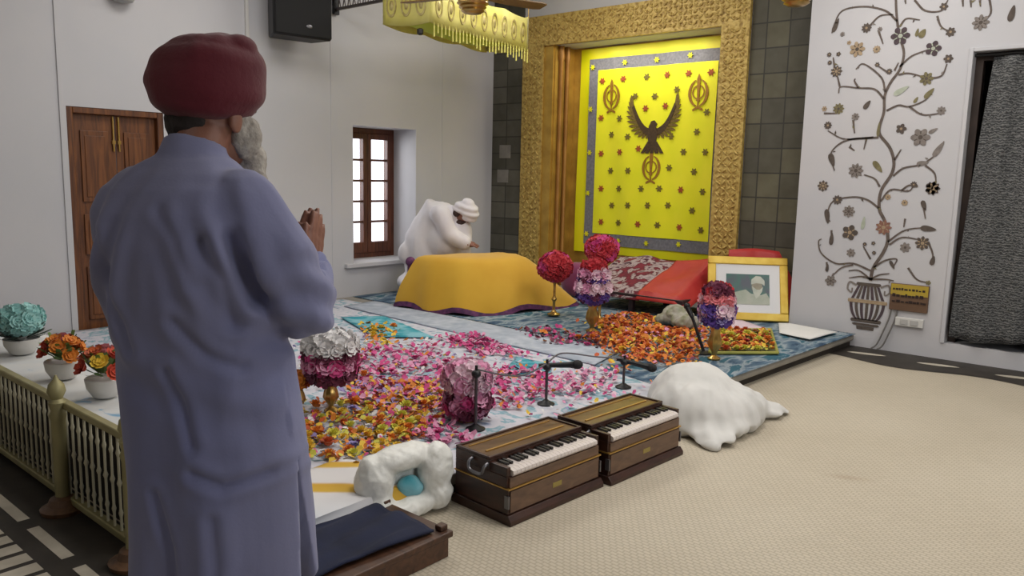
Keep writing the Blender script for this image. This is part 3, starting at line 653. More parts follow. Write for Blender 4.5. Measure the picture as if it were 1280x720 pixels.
# ------------------------------------------------------------------ framed portrait leaning at the right
az = atan2(.37, .55); pr_ = thing('framed_portrait', 'gold-framed portrait of a white-bearded person leaning at the platform right', 'portrait', (-3.06, 6.98, PZ+.012), az)
tilt = Matrix.Rotation(R(-22), 4, 'X'); PWd, PHt = .74, .62
def pbox(mb, x0, x1, z0, z1, y0, y1, m=None): mb.box(x0, x1, y0, y1, z0, z1, m, tilt)
a = MB(); t = .075
for x0, x1, z0, z1 in ((-PWd/2, PWd/2, 0, t), (-PWd/2, PWd/2, PHt-t, PHt), (-PWd/2, -PWd/2+t, t, PHt-t), (PWd/2-t, PWd/2, t, PHt-t)): pbox(a, x0, x1, z0, z1, -.02, .02)
a.build('frame', mat('yellow_gold_leaf', '#c8a437', .45, .25, var=(8, '#d9bb52')), pr_, bevel=.008)
a = MB(); pbox(a, -PWd/2+t-.005, PWd/2-t+.005, t-.005, PHt-t+.005, -.006, .006); a.build('mat_board', mat('white_mount', '#d6d6d8', .6), pr_, smooth=False)
a = MB(); px0, px1, pz0, pz1 = -.20, .20, .155, .45
TT = lambda u, v, w: tilt @ V((u, -.008-w, v))
def blob2(cx, cz, rx, rz_, n=22, ph=0): return [(cx+rx*cos(2*pi*i/n), cz+rz_*sin(2*pi*i/n)) for i in range(n)]
a.prism([(px0, pz0), (px1, pz0), (px1, pz1), (px0, pz1)], TT, .001, 0)
a.prism([(px0, pz0), (px0, .24), (-.12, .27), (-.02, .30), (.03, .26), (.12, .25), (.17, .27), (px1, .22), (px1, pz0)], TT, .0015, 1)
a.prism(blob2(.085, .33, .05, .06), TT, .002, 2)                                     # face
a.prism([(.03, .35), (.035, .40), (.075, .435), (.12, .43), (.155, .39), (.155, .34), (.13, .36), (.08, .365)], TT, .0025, 3)   # turban
a.prism([(.04, .335), (.05, .27), (.075, .215), (.10, .235), (.13, .28), (.14, .33), (.11, .30), (.08, .30)], TT, .003, 3)      # beard
a.build('picture', [sheet_mat('green_backdrop', [(.35, '#2f4a4c'), (.55, '#3d6a60'), (.75, '#4f5560')], 4, 6), mat('cream_robe', '#a5a99a', .6, var=(9, '#8f9a88')), mat('skin_tone_print', '#8d8a72', .6, var=(20, '#7a6f5a')), mat('pale_print', '#b9bcae', .6, var=(14, '#a3aa9c'))], pr_, smooth=False)
gl = MB(); pbox(gl, -PWd/2+t, PWd/2-t, t, PHt-t, -.016, -.0145); gl.build('glass', PGLASS, pr_, smooth=False)
# red cloth hung over its easel behind
ea = thing('easel_cloth', 'red satin cloth draped over the easel behind the framed portrait', 'cloth', (-2.90, 7.10, PZ+.004), az)
def redfall(u, v):
    x = -.36 + .88*u; lean = .06 + .26*v
    spread = (1-v)*.10*(u-.3)*2
    return V((x+spread, lean + .02*sin(u*19+v*2)*(1-v*.5) + (.05 if u > .85 else 0)*(1-v), v*.64 + .02*sin(u*6)))
a = MB(); a.grid(redfall, 40, 16); a.build('drape', REDC, ea, solid=.01)

# ------------------------------------------------------------------ mural on the right wall
INK = mat('mural_ink_brown', '#574c46', .8, var=(20, '#6a5e56')); 
MCOL = [mat('mural_dark_umber', '#4d443e', .8, var=(30, '#5f544c')), mat('mural_plum', '#43373c', .8, var=(30, '#54464a')), mat('mural_tan', '#9a8468', .8, var=(30, '#ab977c')),
        mat('mural_olive', '#6d6546', .8, var=(30, '#807856')), mat('mural_grey', '#756d68', .8, var=(30, '#88807a')), mat('mural_russet', '#7d5648', .8, var=(30, '#90695a')), mat('mural_sage', '#a3aa98', .8, var=(30, '#b0b6a6'))]
mu = thing('floral_mural', 'tall painted vine with flowers rising from an urn on the white right wall', 'mural', (-2.05, MY-.003, .18))
WM = lambda u, v, w: V((u, MY-.002-w, v))
def stroke(mb, pts, w0, w1, m=0, d=.0025):
    P = [p.to_2d() for p in arc([(x, z, 0) for x, z in pts], 5)]
    L = []; Rr = []
    for i, p in enumerate(P):
        t = (P[min(i+1, len(P)-1)] - P[max(i-1, 0)]); t.normalize(); q = (-t.y, t.x); w_ = w0 + (w1-w0)*i/(len(P)-1)
        L.append((p.x+q[0]*w_, p.y+q[1]*w_)); Rr.append((p.x-q[0]*w_, p.y-q[1]*w_))
    for i in range(len(P)-1): mb.prism([L[i], L[i+1], Rr[i+1], Rr[i]], WM, d, m)
m = MB(); stroke(m, STEM, .014, .009); 
for b in BRANCH: stroke(m, b, .0085, .0045)
m.build('vine', INK, mu, world=True, smooth=False)
m = MB()
def flower(x, z, r, c, k):
    np_ = 5 + k % 4
    pts = []
    for i in range(40):
        w_ = 2*pi*i/40 + k; q = r*((.62+.38*abs(cos(w_*np_/2))) if c in (1,) or k % 3 else (.85+.15*cos(w_*9))); pts.append((x+q*cos(w_), z+q*sin(w_)))
    m.prism(pts, WM, .003, c)
    cc = 6 if c == 1 else (2 if c in (0, 5) else 0)
    m.prism([(x+r*.24*cos(t), z+r*.24*sin(t)) for t in [2*pi*i/12 for i in range(12)]], WM, .0036, cc)
    if r > .045:
        for i in range(np_):
            w_ = 2*pi*(i+.5)/np_; a0 = (x+r*.35*cos(w_), z+r*.35*sin(w_)); a1 = (x+r*.7*cos(w_), z+r*.7*sin(w_))
            q = (-sin(w_)*.004, cos(w_)*.004); m.prism([(a0[0]-q[0], a0[1]-q[1]), (a1[0]-q[0], a1[1]-q[1]), (a1[0]+q[0], a1[1]+q[1]), (a0[0]+q[0], a0[1]+q[1])], WM, .0038, cc)
for k, (x, z, r, c) in enumerate(BLOOM): flower(x, z, r, c, k)
m.build('blossoms', MCOL, mu, world=True, smooth=False)
m = MB()
for x, z, a, b, g, c in LEAF:
    g = R(g); pts = [(a*s, b*math.sqrt(max(0, 1-s*s))*(1-.4*s)) for s in [-1+i/6 for i in range(13)]]; pts += [(s, -t) for s, t in pts[::-1][1:-1]]
    m.prism([(x+s*cos(g)-t*sin(g), z+s*sin(g)+t*cos(g)) for s, t in pts], WM, .003, c)
rr = random.Random(4)
for b in BRANCH[::1]:                                 # small buds and leaflets along the tendrils
    for (x0, z0), (x1, z1) in zip(b, b[1:]):
        if rr.random() < .55:
            t = rr.random(); x, z = x0+(x1-x0)*t, z0+(z1-z0)*t; g = rr.uniform(0, 6.28); l = rr.uniform(.014, .028)
            m.prism([(x, z), (x+l*.6*cos(g-.5), z+l*.6*sin(g-.5)), (x+l*1.3*cos(g), z+l*1.3*sin(g)), (x+l*.6*cos(g+.5), z+l*.6*sin(g+.5))], WM, .003, rr.choice((0, 3, 4)))
m.build('leaves', MCOL, mu, world=True, smooth=False)
m = MB(); cx = -2.075
def half(pts): return [(cx+x, z) for x, z in pts] + [(cx-x, z) for x, z in pts[::-1]]
m.prism(half([(.095, .575), (.105, .56), (.09, .55), (.075, .545)]), WM, .003, 0)                         # rim
m.prism(half([(.16, .425), (.165, .41), (.16, .395)]), WM, .0035, 2)
m.prism(half([(.10, .215), (.115, .205), (.10, .195)]), WM, .003, 0); m.prism(half([(.075, .19), (.07, .165), (.07, .16)]), WM, .003, 0); m.prism(half([(.12, .255), (.13, .24), (.12, .225)]), WM, .003, 0)
prof = lambda z: .155*math.sqrt(max(0, 1-((.405-z)/.20)**2)) if z < .405 else .155 - .07*((z-.405)/.15)
for k in range(-3, 4):                                # gadroons of the bowl and stripes of the neck
    for z0, z1 in ((.245, .395), (.43, .545)):
        zs = [z0+(z1-z0)*i/8 for i in range(9)]; w_ = .0125
        f_ = lambda z, o: cx + prof(z)*(k/3.4) + o*(.5+prof(z)*3.2)
        m.prism([(f_(z, w_), z) for z in zs] + [(f_(z, -w_), z) for z in zs[::-1]], WM, .003, 1 if k % 2 else 0)
for sg in (-1, 1): stroke(m, [(cx+sg*.10, .545), (cx+sg*.16, .57), (cx+sg*.175, .51), (cx+sg*.14, .48), (cx+sg*.135, .52)], .008, .006, 4)
m.build('urn', MCOL, mu, world=True, smooth=False)

# wall board beside the urn, socket box below, two cables
bdp = thing('notice_board', 'small yellow and brown board with dark lettering beside the painted urn', 'board', (-1.74, MY-.01, .37))
m = MB(); m.box(-1.89, -1.59, MY-.025, MY-.002, .37, .60); m.build('board', mat('board_brown', '#5f4634', .6, var=(9, '#6e5440')), bdp, world=True, smooth=False, bevel=.004)
m = MB(); m.box(-1.885, -1.595, MY-.028, MY-.025, .505, .595); m.build('yellow_panel', mat('board_yellow', '#b39a2e', .6, var=(9, '#a88f3a')), bdp, world=True, smooth=False)
BINK = mat('board_ink', '#2b1c18', .6); rr = random.Random(3)
for z, h in ((.545, .02), (.488, .028), (.44, .022)):
    x = -1.87; m = MB()
    while x < -1.62:
        w_ = rr.uniform(.012, .03); m.box(x, x+w_, MY-.0295, MY-.026, z, z+h*rr.uniform(.5, 1)); x += w_+rr.uniform(.003, .012)
    m.build('text_line', BINK, bdp, world=True, smooth=False)
sb = thing('socket_box', 'small white socket box under the yellow and brown board', 'socket', (-1.72, MY-.01, .24))
m = MB(); m.box(-1.83, -1.61, MY-.03, MY-.002, .24, .315); m.build('box', WHITEP, sb, world=True, smooth=False, bevel=.006)
m = MB(); m.box(-1.79, -1.73, MY-.036, MY-.03, .255, .30); m.box(-1.71, -1.65, MY-.036, MY-.03, .255, .30); m.build('switch_plate', mat('grey_white_plastic', '#b3b1ae', .4), sb, world=True, smooth=False, bevel=.003)
for k, (dx, lab) in enumerate(((-1.87, 'thin grey cable hanging from the board to the floor, nearer the urn'), (-1.82, 'thin grey cable hanging from the board to the floor, under the socket box'))):
    m = MB(); m.tube(arc([(dx, MY-.014, .40), (dx-.01, MY-.02, .30), (dx-.05, MY-.03, .16), (dx-.09, MY-.035, .05), (dx-.13, MY-.05, .012)], 5), .007, 8)
    tag(m.build('cable', mat('cable_grey', '#6d6a66', .6)), lab, 'cable')

# curtain in the doorway
def curtain_mat():
    N = NT('black_white_knit'); b = N.b; b.inputs['Roughness'].default_value = .9
    wv = N.n('TexWave')
    wv.bands_direction = 'Z'; wv.inputs['Scale'].default_value = 15; wv.inputs['Distortion'].default_value = 9; wv.inputs['Detail'].default_value = 3; wv.inputs['Detail Scale'].default_value = 2.5
    v = N.coord((1, 1, 1)); N.l(v, wv.inputs['Vector'])
    n = N.n('TexNoise', i_Scale=38.0, i_Detail=2.0); N.l(v, n.inputs['Vector'])
    a = N.n('Math', operation='MULTIPLY'); N.l(wv.outputs['Fac'], a.inputs[0]); N.l(n.outputs['Fac'], a.inputs[1])
    N.l(N.ramp(a.outputs[0], [(.06, '#343536'), (.26, '#545556'), (.5, '#747473')]), b.inputs['Base Color']); N.bump(a.outputs[0], .5, .01); return N.m
cu = thing('doorway_curtain', 'dark grey textured curtain hanging in the right-hand doorway', 'curtain', (-.9, MY+.03, .2))
def curt(u, v):
    z = .20 + v*2.24; x0 = -1.415 + .10*v**1.5; x = x0 + (-.36-x0)*u
    return V((x, MY+.045 + .03*sin(u*26+1.2*v) + .012*sin(u*13) + (1-v)*(-.06), z - .02*(1-v)*sin(u*9)))
m = MB(); m.grid(curt, 110, 30); m.build('panel', curtain_mat(), cu, world=True, solid=.006)
m = MB(); m.tube([(OX0, MY+.05, 2.455), (OX1, MY+.05, 2.455)], .012, 10); m.build('rod', BLACKM, cu, world=True)

# ------------------------------------------------------------------ things on the left wall and overhead
sp = thing('loudspeaker', 'black loudspeaker mounted high on the white left wall', 'speaker', (-6.5, 4.42, 2.66), R(-8))
til = Matrix.Rotation(R(8), 4, 'Y')
m = MB(); m.prism([(-.28, 0), (.28, 0), (.28, .78), (-.28, .78)], lambda u, v, w: V((.12+w, u, v)), .03); m.build('grille', mat('black_mesh_grille', '#08080a', .8, bump=(220, .2)), sp, bevel=.01)
m = MB(); m.prism([(-.29, -.01), (.29, -.01), (.29, .8), (-.29, .8)], lambda u, v, w: V((.12-w*1.0, u*(1-.25*(w/.26)), v)), .26); m.build('cabinet', mat('black_speaker_shell', '#141416', .5, bump=(120, .1)), sp, bevel=.012)
m = MB(); m.box(-.26, -.14, -.05, .05, .30, .40); m.build('bracket', BLACKM, sp, smooth=False)
m = MB(); m.ell((.152, .05, .09), (.004, .03, .018), 12, 8); m.build('badge', STEEL, sp)
tag(MB().box(LX, LX+.03, 4.03, 4.06, 2.55, CZ).build('cable_duct', WHITEP, smooth=False, bevel=.004), 'white vertical cable duct on the wall left of the loudspeaker', 'duct')
la = thing('wall_lamp', 'small grey round lamp high on the wall above the wooden door', 'lamp', (LX+.06, 2.92, 2.74))
m = MB(); m.lathe([(.02, 0), (.075, .012), (.1, .05), (.1, .10), (.06, .12)], 20); m.build('shade', mat('grey_lamp_shade', '#a3a3a0', .4), la)
m = MB(); m.box(-.06, -.02, -.04, .04, .05, .11); m.build('mount', WHITEP, la, smooth=False)
tr = thing('lattice_bracket', 'dark metal lattice arm on the left wall near the canopy', 'bracket', (-6.7, 5.03, 3.02))
m = MB(); m.box(-.04, -.005, -.03, .03, -.03, .32); m.build('wall_plate', BLACKM, tr, smooth=False)
m = MB(); 
for z in (.02, .2): m.box(-.005, .72, -.014, .014, z-.012, z+.012)
m.build('rail', mat('dim_metal', '#57504e', .5, .4), tr, smooth=False)
m = MB()
for k in range(9): m.tube([(.01+k*.078, 0, .02), (.01+k*.078+.05, 0, .2)], .006, 6); m.tube([(.01+k*.078+.05, 0, .02), (.01+k*.078, 0, .2)], .006, 6)
m.build('lattice', mat('dim_metal2', '#6b6462', .5, .4), tr)

# hanging canopy with tassels
cn = thing('hanging_canopy', 'yellow-gold fringed canopy hanging over the yellow-covered stand', 'canopy', (-5.5, 5.9, 2.72))
CANY = mat('canopy_yellow', '#bdb248', .6, var=(4, '#cfc670'), bump=(14, .2), sheen=.2); CANG = mat('canopy_gilt', '#9b8b52', .5, .3, var=(16, '#c2b478'))
ang = atan2(6.55-5.02, -5.60+5.33) ; A = V((-5.36, 5.04, 0)); dy_ = V((-.26, 1.60, 0)).normalized(); dx_ = V((-.44, -.16, 0)).normalized()
Ln, Wn, Hc = 1.72, .48, .34
cp = lambda s, t, z: A + dy_*s + dx_*t + V((0, 0, z))
m = MB()
for a0, a1, n in ((cp(0, 0, 0), cp(Ln, 0, 0), 40), (cp(0, 0, 0), cp(0, Wn, 0), 14), (cp(Ln, 0, 0), cp(Ln, Wn, 0), 14), (cp(0, Wn, 0), cp(Ln, Wn, 0), 40)):
    m.grid(lambda u, v: a0.lerp(a1, u) + V((0, 0, 2.78 + v*Hc - .025*abs(sin(u*n*.22)))), n, 4)
m.build('valance', CANY, cn, world=True, solid=.01)
m = MB(); m.grid(lambda u, v: cp(Ln*u, Wn*v, 2.83 - .09*sin(pi*u)*sin(pi*v)), 12, 6); m.build('top_cloth', mat('canopy_lining', '#b9c41e', .6, bump=(9, .2)), cn, world=True, solid=.008)
def medal(p, ax, nrm):
    m = MB()
    for r_, w_ in ((.07, .012),):
        for i in range(16):
            t0, t1 = 2*pi*i/16, 2*pi*(i+1)/16
            q = [p + ax*(rr_*.75*cos(t)) + V((0, 0, rr_*1.5*sin(t))) + nrm*.012 for t, rr_ in ((t0, r_), (t1, r_), (t1, r_-w_*1.3), (t0, r_-w_*1.3))]
            m.add(q + [p_ - nrm*.008 for p_ in q], [(0, 1, 2, 3), (4, 7, 6, 5), (0, 4, 5, 1), (2, 6, 7, 3)])
    M3 = Matrix((ax, nrm, V((0, 0, 1)))).transposed(); m.ell(p + nrm*.006, (.022, .012, .045), 8, 6, M=M3); m.build('medallion', CANG, cn, world=True)
for k in range(3): medal(cp(0, .09+k*.15, 2.94), dx_, -dy_)
for k in range(9): medal(cp(.12+k*.185, 0, 2.94), dy_, -dx_)
ts = []
for k in range(30): ts.append(cp(.04+k*.057, -.012, 0))
t0 = None
for k, p in enumerate(ts):
    if t0 is None:
        a = MB(); a.lathe([(.003, .0), (.004, -.04), (.008, -.05), (.006, -.07), (.008, -.16), (.003, -.165)], 8); t0 = a.build('tassel', mat('tassel_yellow', '#cfc860', .5, sheen=.3), cn, loc=V((0, 0, 0)))
        o = t0
    else:
        o = t0.copy(); COL.objects.link(o); o.parent = cn
    o.location = TM[cn.name] @ V((p.x, p.y, 2.785)); o.scale = (1, 1, .5 + .45*random.random())
m = MB()
for s, t in ((0, 0), (Ln, 0), (0, Wn), (Ln, Wn)): m.tube([cp(s, t, 3.07), cp(s, t, CZ)], .004, 6)
m.build('cords', BRASS, cn, world=True)
m = MB(); m.lathe([(.015, 0), (.03, .015), (.03, .05), (.012, .06)], 10, cp(0, .10, 2.67)); m.build('lens', mat('small_dark_cap', '#26211c', .4), cn, world=True)

def fan(x, y, zb, zbl, a0, label):
    f = thing('ceiling_fan', label, 'fan', (x, y, zb))
    m = MB(); m.lathe([(.02, 0), (.06, .004), (.085, .02), (.078, .03), (.10, .045), (.092, .055), (.115, .072), (.105, .085), (.115, .11), (.08, .15), (.03, .17)], 24); m.build('motor_housing', BRASS, f)
    m = MB(); m.tube([(0, 0, .16), (0, 0, CZ-zb)], .013, 10); m.lathe([(.02, CZ-zb-.12), (.06, CZ-zb-.04), (.07, CZ-zb)], 16); m.build('down_rod', BRASS, f)
    for k in range(3):
        a = a0 + k*2*pi/3; M3 = Matrix.Translation((0, 0, zbl-zb)) @ Matrix.Rotation(a, 4, 'Z') @ Matrix.Rotation(R(-9), 4, 'X')
        m = MB(); pts = [(.19, -.045), (.30, -.06), (.55, -.068), (.60, -.05), (.60, .05), (.55, .068), (.30, .06), (.19, .045)]
        m.prism(pts, lambda u, v, w: M3 @ V((u, v, w)), .008)
        bl = m.build('blade', FANW, f)
        m = MB(); m.prism([(.06, -.018), (.24, -.03), (.24, .03), (.06, .018)], lambda u, v, w: M3 @ V((u, v, w-.006)), .005); m.build('blade_arm', BRASS, bl)
FANW = mat('fan_blade_brown', '#6a4e2a', .4, var=(5, '#8a6a3a'))
fan(-4.04, 4.21, 2.57, 2.69, R(72), 'brass ceiling fan with brown blades below the yellow canopy')
fan(-2.18, 5.42, 2.61, 2.80, R(0), 'brass ceiling fan hanging in front of the stone cladding by the mural')

# ------------------------------------------------------------------ railing at the platform front
RAILM = mat('railing_aged_gold', '#8c8560', .5, .35, var=(6, '#a39c72')); 
rl = thing('railing', 'low gold balustrade along the left front of the platform', 'railing', (-4.7, 1.2, 0))
RX0, RX1, RY = -6.7, -2.78, 1.2
m = MB(); m.box(RX0, RX1, RY-.018, RY+.018, .445, .475); m.build('top_rail', RAILM, rl, world=True, bevel=.006)
m = MB(); m.box(RX0, RX1, RY-.016, RY+.016, .035, .065); m.build('bottom_rail', RAILM, rl, world=True, bevel=.005)
bal = None; n = int((RX1-RX0-.1)/.062)
for k in range(n):
    x = RX0+.07+k*.062
    if bal is None:
        a = MB(); a.lathe([(.0055, .065), (.0055, .12), (.009, .135), (.0055, .15), (.0055, .24), (.010, .255), (.0055, .27), (.0055, .36), (.009, .375), (.0055, .39), (.0055, .445)], 8); bal = a.build('baluster', mat('baluster_brass', '#aba68f', .45, .2, var=(9, '#bcb79f')), rl, loc=V((0, 0, 0))); o = bal
    else: o = bal.copy(); COL.objects.link(o); o.parent = rl
    o.location = TM[rl.name] @ V((x, RY, 0))
for x in (-6.62, -5.05, -3.47, -2.80):
    a = MB(); a.lathe([(.028, .0), (.028, .40), (.034, .42), (.026, .44), (.034, .475), (.022, .49), (.036, .52), (.03, .55), (.012, .57), (.004, .59)], 14, (x, RY-.03, 0)); ps = a.build('post', RAILM, rl, world=True)
    a = MB(); a.lathe([(.085, 0), (.09, .02), (.06, .035), (.05, .06), (.03, .07)], 16, (x, RY-.03, 0)); a.build('post_foot', wood_mat('turned_wood', '#4a3424', '#6a4c34'), ps, world=True)
# long dark bench behind the railing, spread with a white and blue cloth
DARKB = mat('dark_brown_skirt', '#17120f', .9, var=(4, '#241c16'))
bn = thing('low_bench', 'long low dark bench behind the railing under a white and blue cloth', 'bench', (-4.7, 1.5, 0))
m = MB(); m.box(-6.7, -2.86, 1.27, 1.73, .36, .395); m.build('bench_top', DARKB, bn, world=True, smooth=False)
m = MB(); m.box(-6.7, -2.86, 1.29, 1.315, 0, .36); m.build('front_panel', DARKB, bn, world=True, smooth=False)
for x in (-6.6, -4.8, -2.95):
    m = MB(); m.box(x-.03, x+.03, 1.62, 1.70, 0, .36); m.build('leg', DARKB, bn, world=True, smooth=False)
BC = sheet_mat('white_blue_bench_cloth', [(.34, '#4d84ae'), (.43, '#87abc8'), (.49, '#cfd2d4'), (.8, '#d8d8d6')], 3.4, 6)
m = MB(); m.grid(lambda u, v: V((-6.71+u*3.87, 1.262+v*.48, .401+.004*nz((u*14, v*3, 2)))), 60, 10); tag(m.build('bench_cloth', BC, solid=.006), 'white cloth with blue patches spread on the bench behind the railing', 'cloth')

# ------------------------------------------------------------------ harmoniums
HW = wood_mat('harmonium_dark_wood', '#2a1812', '#46291e', (3, 3, 12), .35); HF = wood_mat('harmonium_front_wood', '#584234', '#745844', (1.2, 4, 12), .4)
HT = wood_mat('harmonium_top_wood', '#4c3420', '#7a5c38', (3, 1, 3), .3); IV = mat('ivory_keys', '#d6ccc6', .35); EB = mat('ebony_keys', '#15110f', .3); BRS = mat('harmonium_gold_line', '#b8914e', .35, .6)
def harmonium(loc, rz, L, label):
    h = thing('harmonium', label, 'harmonium', loc, rz, None)
    W, H = .33, .265; x0, x1 = -W/2, W/2; y0, y1 = -L/2, L/2
    a = MB(); a.prism([(x0-.018, 0), (x1+.022, 0), (x1+.022, .02), (x1+.004, .042), (x0-.002, .042), (x0-.018, .02)], lambda u, v, w: V((u, y0-.008+w, v)), L+.016); a.build('plinth', HW, h, smooth=False, bevel=.003)
    a = MB(); a.box(x0, x1-.004, y0, y1, .042, .150); a.build('lower_case', HW, h, smooth=False, bevel=.003)
    a = MB(); a.box(x1-.004, x1+.001, y0+.012, y1-.012, .05, .143); a.build('front_panel', HF, h, smooth=False)
    a = MB(); a.box(x0-.003, x1+.003, y0-.003, y1+.003, .150, .156); a.build('gold_line', BRS, h, smooth=False)
    a = MB(); a.box(x0, x1-.012, y0, y1, .156, .205); a.prism([(x0, .205), (x1-.115, .205), (x1-.115, H-.012), (x0, H-.012)], lambda u, v, w: V((u, y0+w, v)), L); a.box(x1-.115, x1-.012, y0, y0+.022, .205, .245); a.box(x1-.115, x1-.012, y1-.022, y1, .205, .245)
    uc = a.build('upper_case', HW, h, smooth=False, bevel=.003)
    a = MB(); a.box(x1-.012, x1-.003, y0+.01, y1-.01, .158, .200); a.build('key_slip', HF, h, smooth=False)
    a = MB()
    for b0, b1, c0, c1 in ((x0, x0+.014, y0, y1), (x1-.129, x1-.115, y0, y1), (x0+.014, x1-.129, y0, y0+.014), (x0+.014, x1-.129, y1-.014, y1)): a.box(b0, b1, c0, c1, H-.012, H)
    a.build('lid_rim', HW, h, smooth=False, bevel=.003)
    a = MB(); a.box(x0+.014, x1-.129, y0+.014, y1-.014, H-.012, H-.008); tp = a.build('lid', HT, h, smooth=False)
    a = MB(); a.box(-.03, -.02, y0+.05, y1-.05, H-.008, H-.003); a.box(x0+.04, x0+.045, y0+.04, y1-.04, H-.008, H-.004); a.build('lid_trim', BRS, tp, smooth=False)
    kb = MB(); kb.box(x1-.113, x1-.02, y0+.023, y1-.023, .205, .212); kb = kb.build('keyboard', HW, h, smooth=False)
    n = 24; kw = (L-.05)/n; k0 = None; b0 = None
    for i in range(n):
        if k0 is None:
            a = MB(); a.prism([(-.105, .206), (.004, .206), (.010, .215), (.008, .228), (-.01, .234), (-.105, .234)], lambda u, v, w: V((x1+u-.008, w, v)), kw*.93); k0 = a.build('white_key', IV, kb, loc=V((0, 0, 0)), smooth=False); o = k0
        else: o = k0.copy(); COL.objects.link(o); o.parent = kb
        o.location = (0, y0+.025+i*kw, 0)
        if i % 7 not in (2, 6) and i < n-1:
            if b0 is None:
                a = MB(); a.box(x1-.112, x1-.052, -kw*.3, kw*.3, .234, .246); b0 = a.build('black_key', EB, kb, loc=V((0, 0, 0)), smooth=False, bevel=.002); o = b0
            else: o = b0.copy(); COL.objects.link(o); o.parent = kb
            o.location = (0, y0+.025+(i+1)*kw, 0)
    for sy, yy in ((-1, y0), (1, y1)):
        a = MB(); a.tube(arc([(-.055, yy, .235), (-.055, yy+sy*.022, .225), (-.045, yy+sy*.028, .195), (0, yy+sy*.028, .188), (.03, yy+sy*.028, .195), (.04, yy+sy*.022, .225), (.04, yy, .235)], 4), .007, 8); a.build('handle', STEEL, h)
    for yy in (y0-.001, y1+.001):
        a = MB(); a.box(x1-.02, x1+.004, yy-.004, yy+.004, .07, .125); a.build('corner_plate', STEEL, h, smooth=False)
    a = MB(); a.box(x1+.0005, x1+.003, -.03, .03, .085, .108); a.build('name_plate', mat('gold_plate', '#9c8a4a', .5, .3), h, smooth=False, bevel=.002)
    return h
rzh = R(-3.2)
harmonium((-2.165, 2.675, 0), rzh, .615, 'dark brown harmonium with ivory keys nearest the camera, left of the pair')
harmonium((-2.105, 3.33, 0), rzh, .615, 'dark brown harmonium with ivory keys beside the white cloth heap')

# ------------------------------------------------------------------ microphones
def mic(base, h, tip, label, clampz=None):
    b = V(base); s = thing('microphone_stand', label, 'microphone', base)
    a = MB(); a.lathe([(.05, 0), (.052, .008), (.03, .018), (.012, .03)], 20); a.build('foot', BLACKM, s)
    a = MB(); a.tube([(0, 0, .02), (0, 0, h)], .0085, 10); a.build('pole', mat('pole_grey', '#4d4548', .4, .5), s)
    a = MB(); a.ell((0, 0, h), (.026, .026, .022), 12, 8); a.tube([(0, 0, h), (0, 0, h+.045)], .008, 8); a.build('clamp', BLACKM, s)
    if tip:
        t = V(tip); d = t.normalized(); p0 = V((0, 0, h+.01)) - d*.05
        a = MB(); a.tube([p0, p0+d*.06, p0+d*.18, p0+d*.20], [.012, .014, .018, .022], 12); mc = a.build('microphone', BLACKM, s)
        a = MB(); M3 = d.to_track_quat('Z', 'Y').to_matrix(); a.ell(p0+d*.225, (.027, .027, .034), 14, 10, M=M3); a.build('mic_head', mat('black_foam', '#1b1a1c', .8, bump=(90, .3)), mc)
    return s
mic((-2.72, 2.90, PZ), .30, None, 'bare black microphone stand behind the near end of the harmoniums')
mic((-2.74, 3.52, PZ), .225, (.75, .62, .05), 'microphone stand between the two harmoniums, microphone pointing right')
mic((-2.62, 4.16, PZ), .165, (.80, .52, -.20), 'microphone stand behind the far harmonium, microphone tipped down towards the white heap')
s = thing('microphone_stand', 'thin dark leaning rod stand among the orange marigolds', 'microphone', (-2.72, 5.44, PZ))
a = MB(); a.lathe([(.07, 0), (.07, .01), (.02, .02)], 16); a.build('foot', BLACKM, s)
a = MB(); a.tube([(0, 0, .015), (-.15, .06, .27)], .012, 8); a.build('pole', BLACKM, s)
a = MB(); a.tube([(-.14, .056, .255), (-.195, .075, .32)], [.016, .022], 10); a.ell((-.203, .078, .333), .027, 10, 8); a.build('microphone', BLACKM, s)
m = MB(); m.tube(arc([(-2.72, 2.90, PZ+.325), (-2.71, 3.1, PZ+.26), (-2.73, 3.3, PZ+.22), (-2.74, 3.52, PZ+.245)], 7), .005, 6)
tag(m.build('cable', mat('mic_cable', '#5b565a', .5)), 'thin microphone cable strung between the bare stand and the middle microphone', 'cable')
m = MB(); m.tube(arc([(-2.74, 3.52, PZ+.25), (-2.80, 3.75, PZ+.26), (-2.72, 4.0, PZ+.21), (-2.62, 4.16, PZ+.19)], 7), .005, 6)
tag(m.build('cable', mat('mic_cable', '#5b565a', .5)), 'thin microphone cable strung between the two black microphones', 'cable')

# ------------------------------------------------------------------ cloth-covered heaps
m = MB(); m.ell((-2.16, 4.22, .14), (.28, .27, .22)); m.ell((-2.10, 4.10, .10), (.28, .25, .20)); m.ell((-2.03, 4.42, .06), (.24, .28, .14)); m.ell((-2.06, 4.24, .10), (.30, .34, .17))
m.ell((-1.87, 4.62, .035), (.14, .12, .045)); m.ell((-1.90, 3.92, .04), (.17, .12, .055)); m.ell((-2.0, 4.2, .06), (.26, .36, .08)); m.ell((-1.86, 3.82, .02), (.09, .06, .03)); m.ell((-1.80, 4.72, .02), (.07, .07, .03))
def folds(p, n, k=1.0):
    s = .010*nz((p.x*6, p.y*6, p.z*2.5)) - .016*abs(nz((p.x*5+2, p.y*5, p.z*3))) - .009*abs(nz((p.x*11, p.y*11+4, p.z*6))) + .006*nz((p.x*17, p.y*17, p.z*5)); a = atan2(p.y-4.2, p.x+2.05)
    s += (.013*sin(a*11+p.z*7+3*nz(p*3)) + .006*sin(a*23+p.z*11))*max(0, 1-p.z/.34)
    q = p + n*s*k; q.z = max(q.z, .002); return q
tag(blob(m, 'covered_drums', mat('off_white_cotton', '#cbcac6', .9, var=(3, '#d4d2ce'), bump=(25, .1)), voxel=.012, smooth=45, disp=folds), 'white sheet heaped over instruments on the carpet beside the harmoniums', 'sheet')
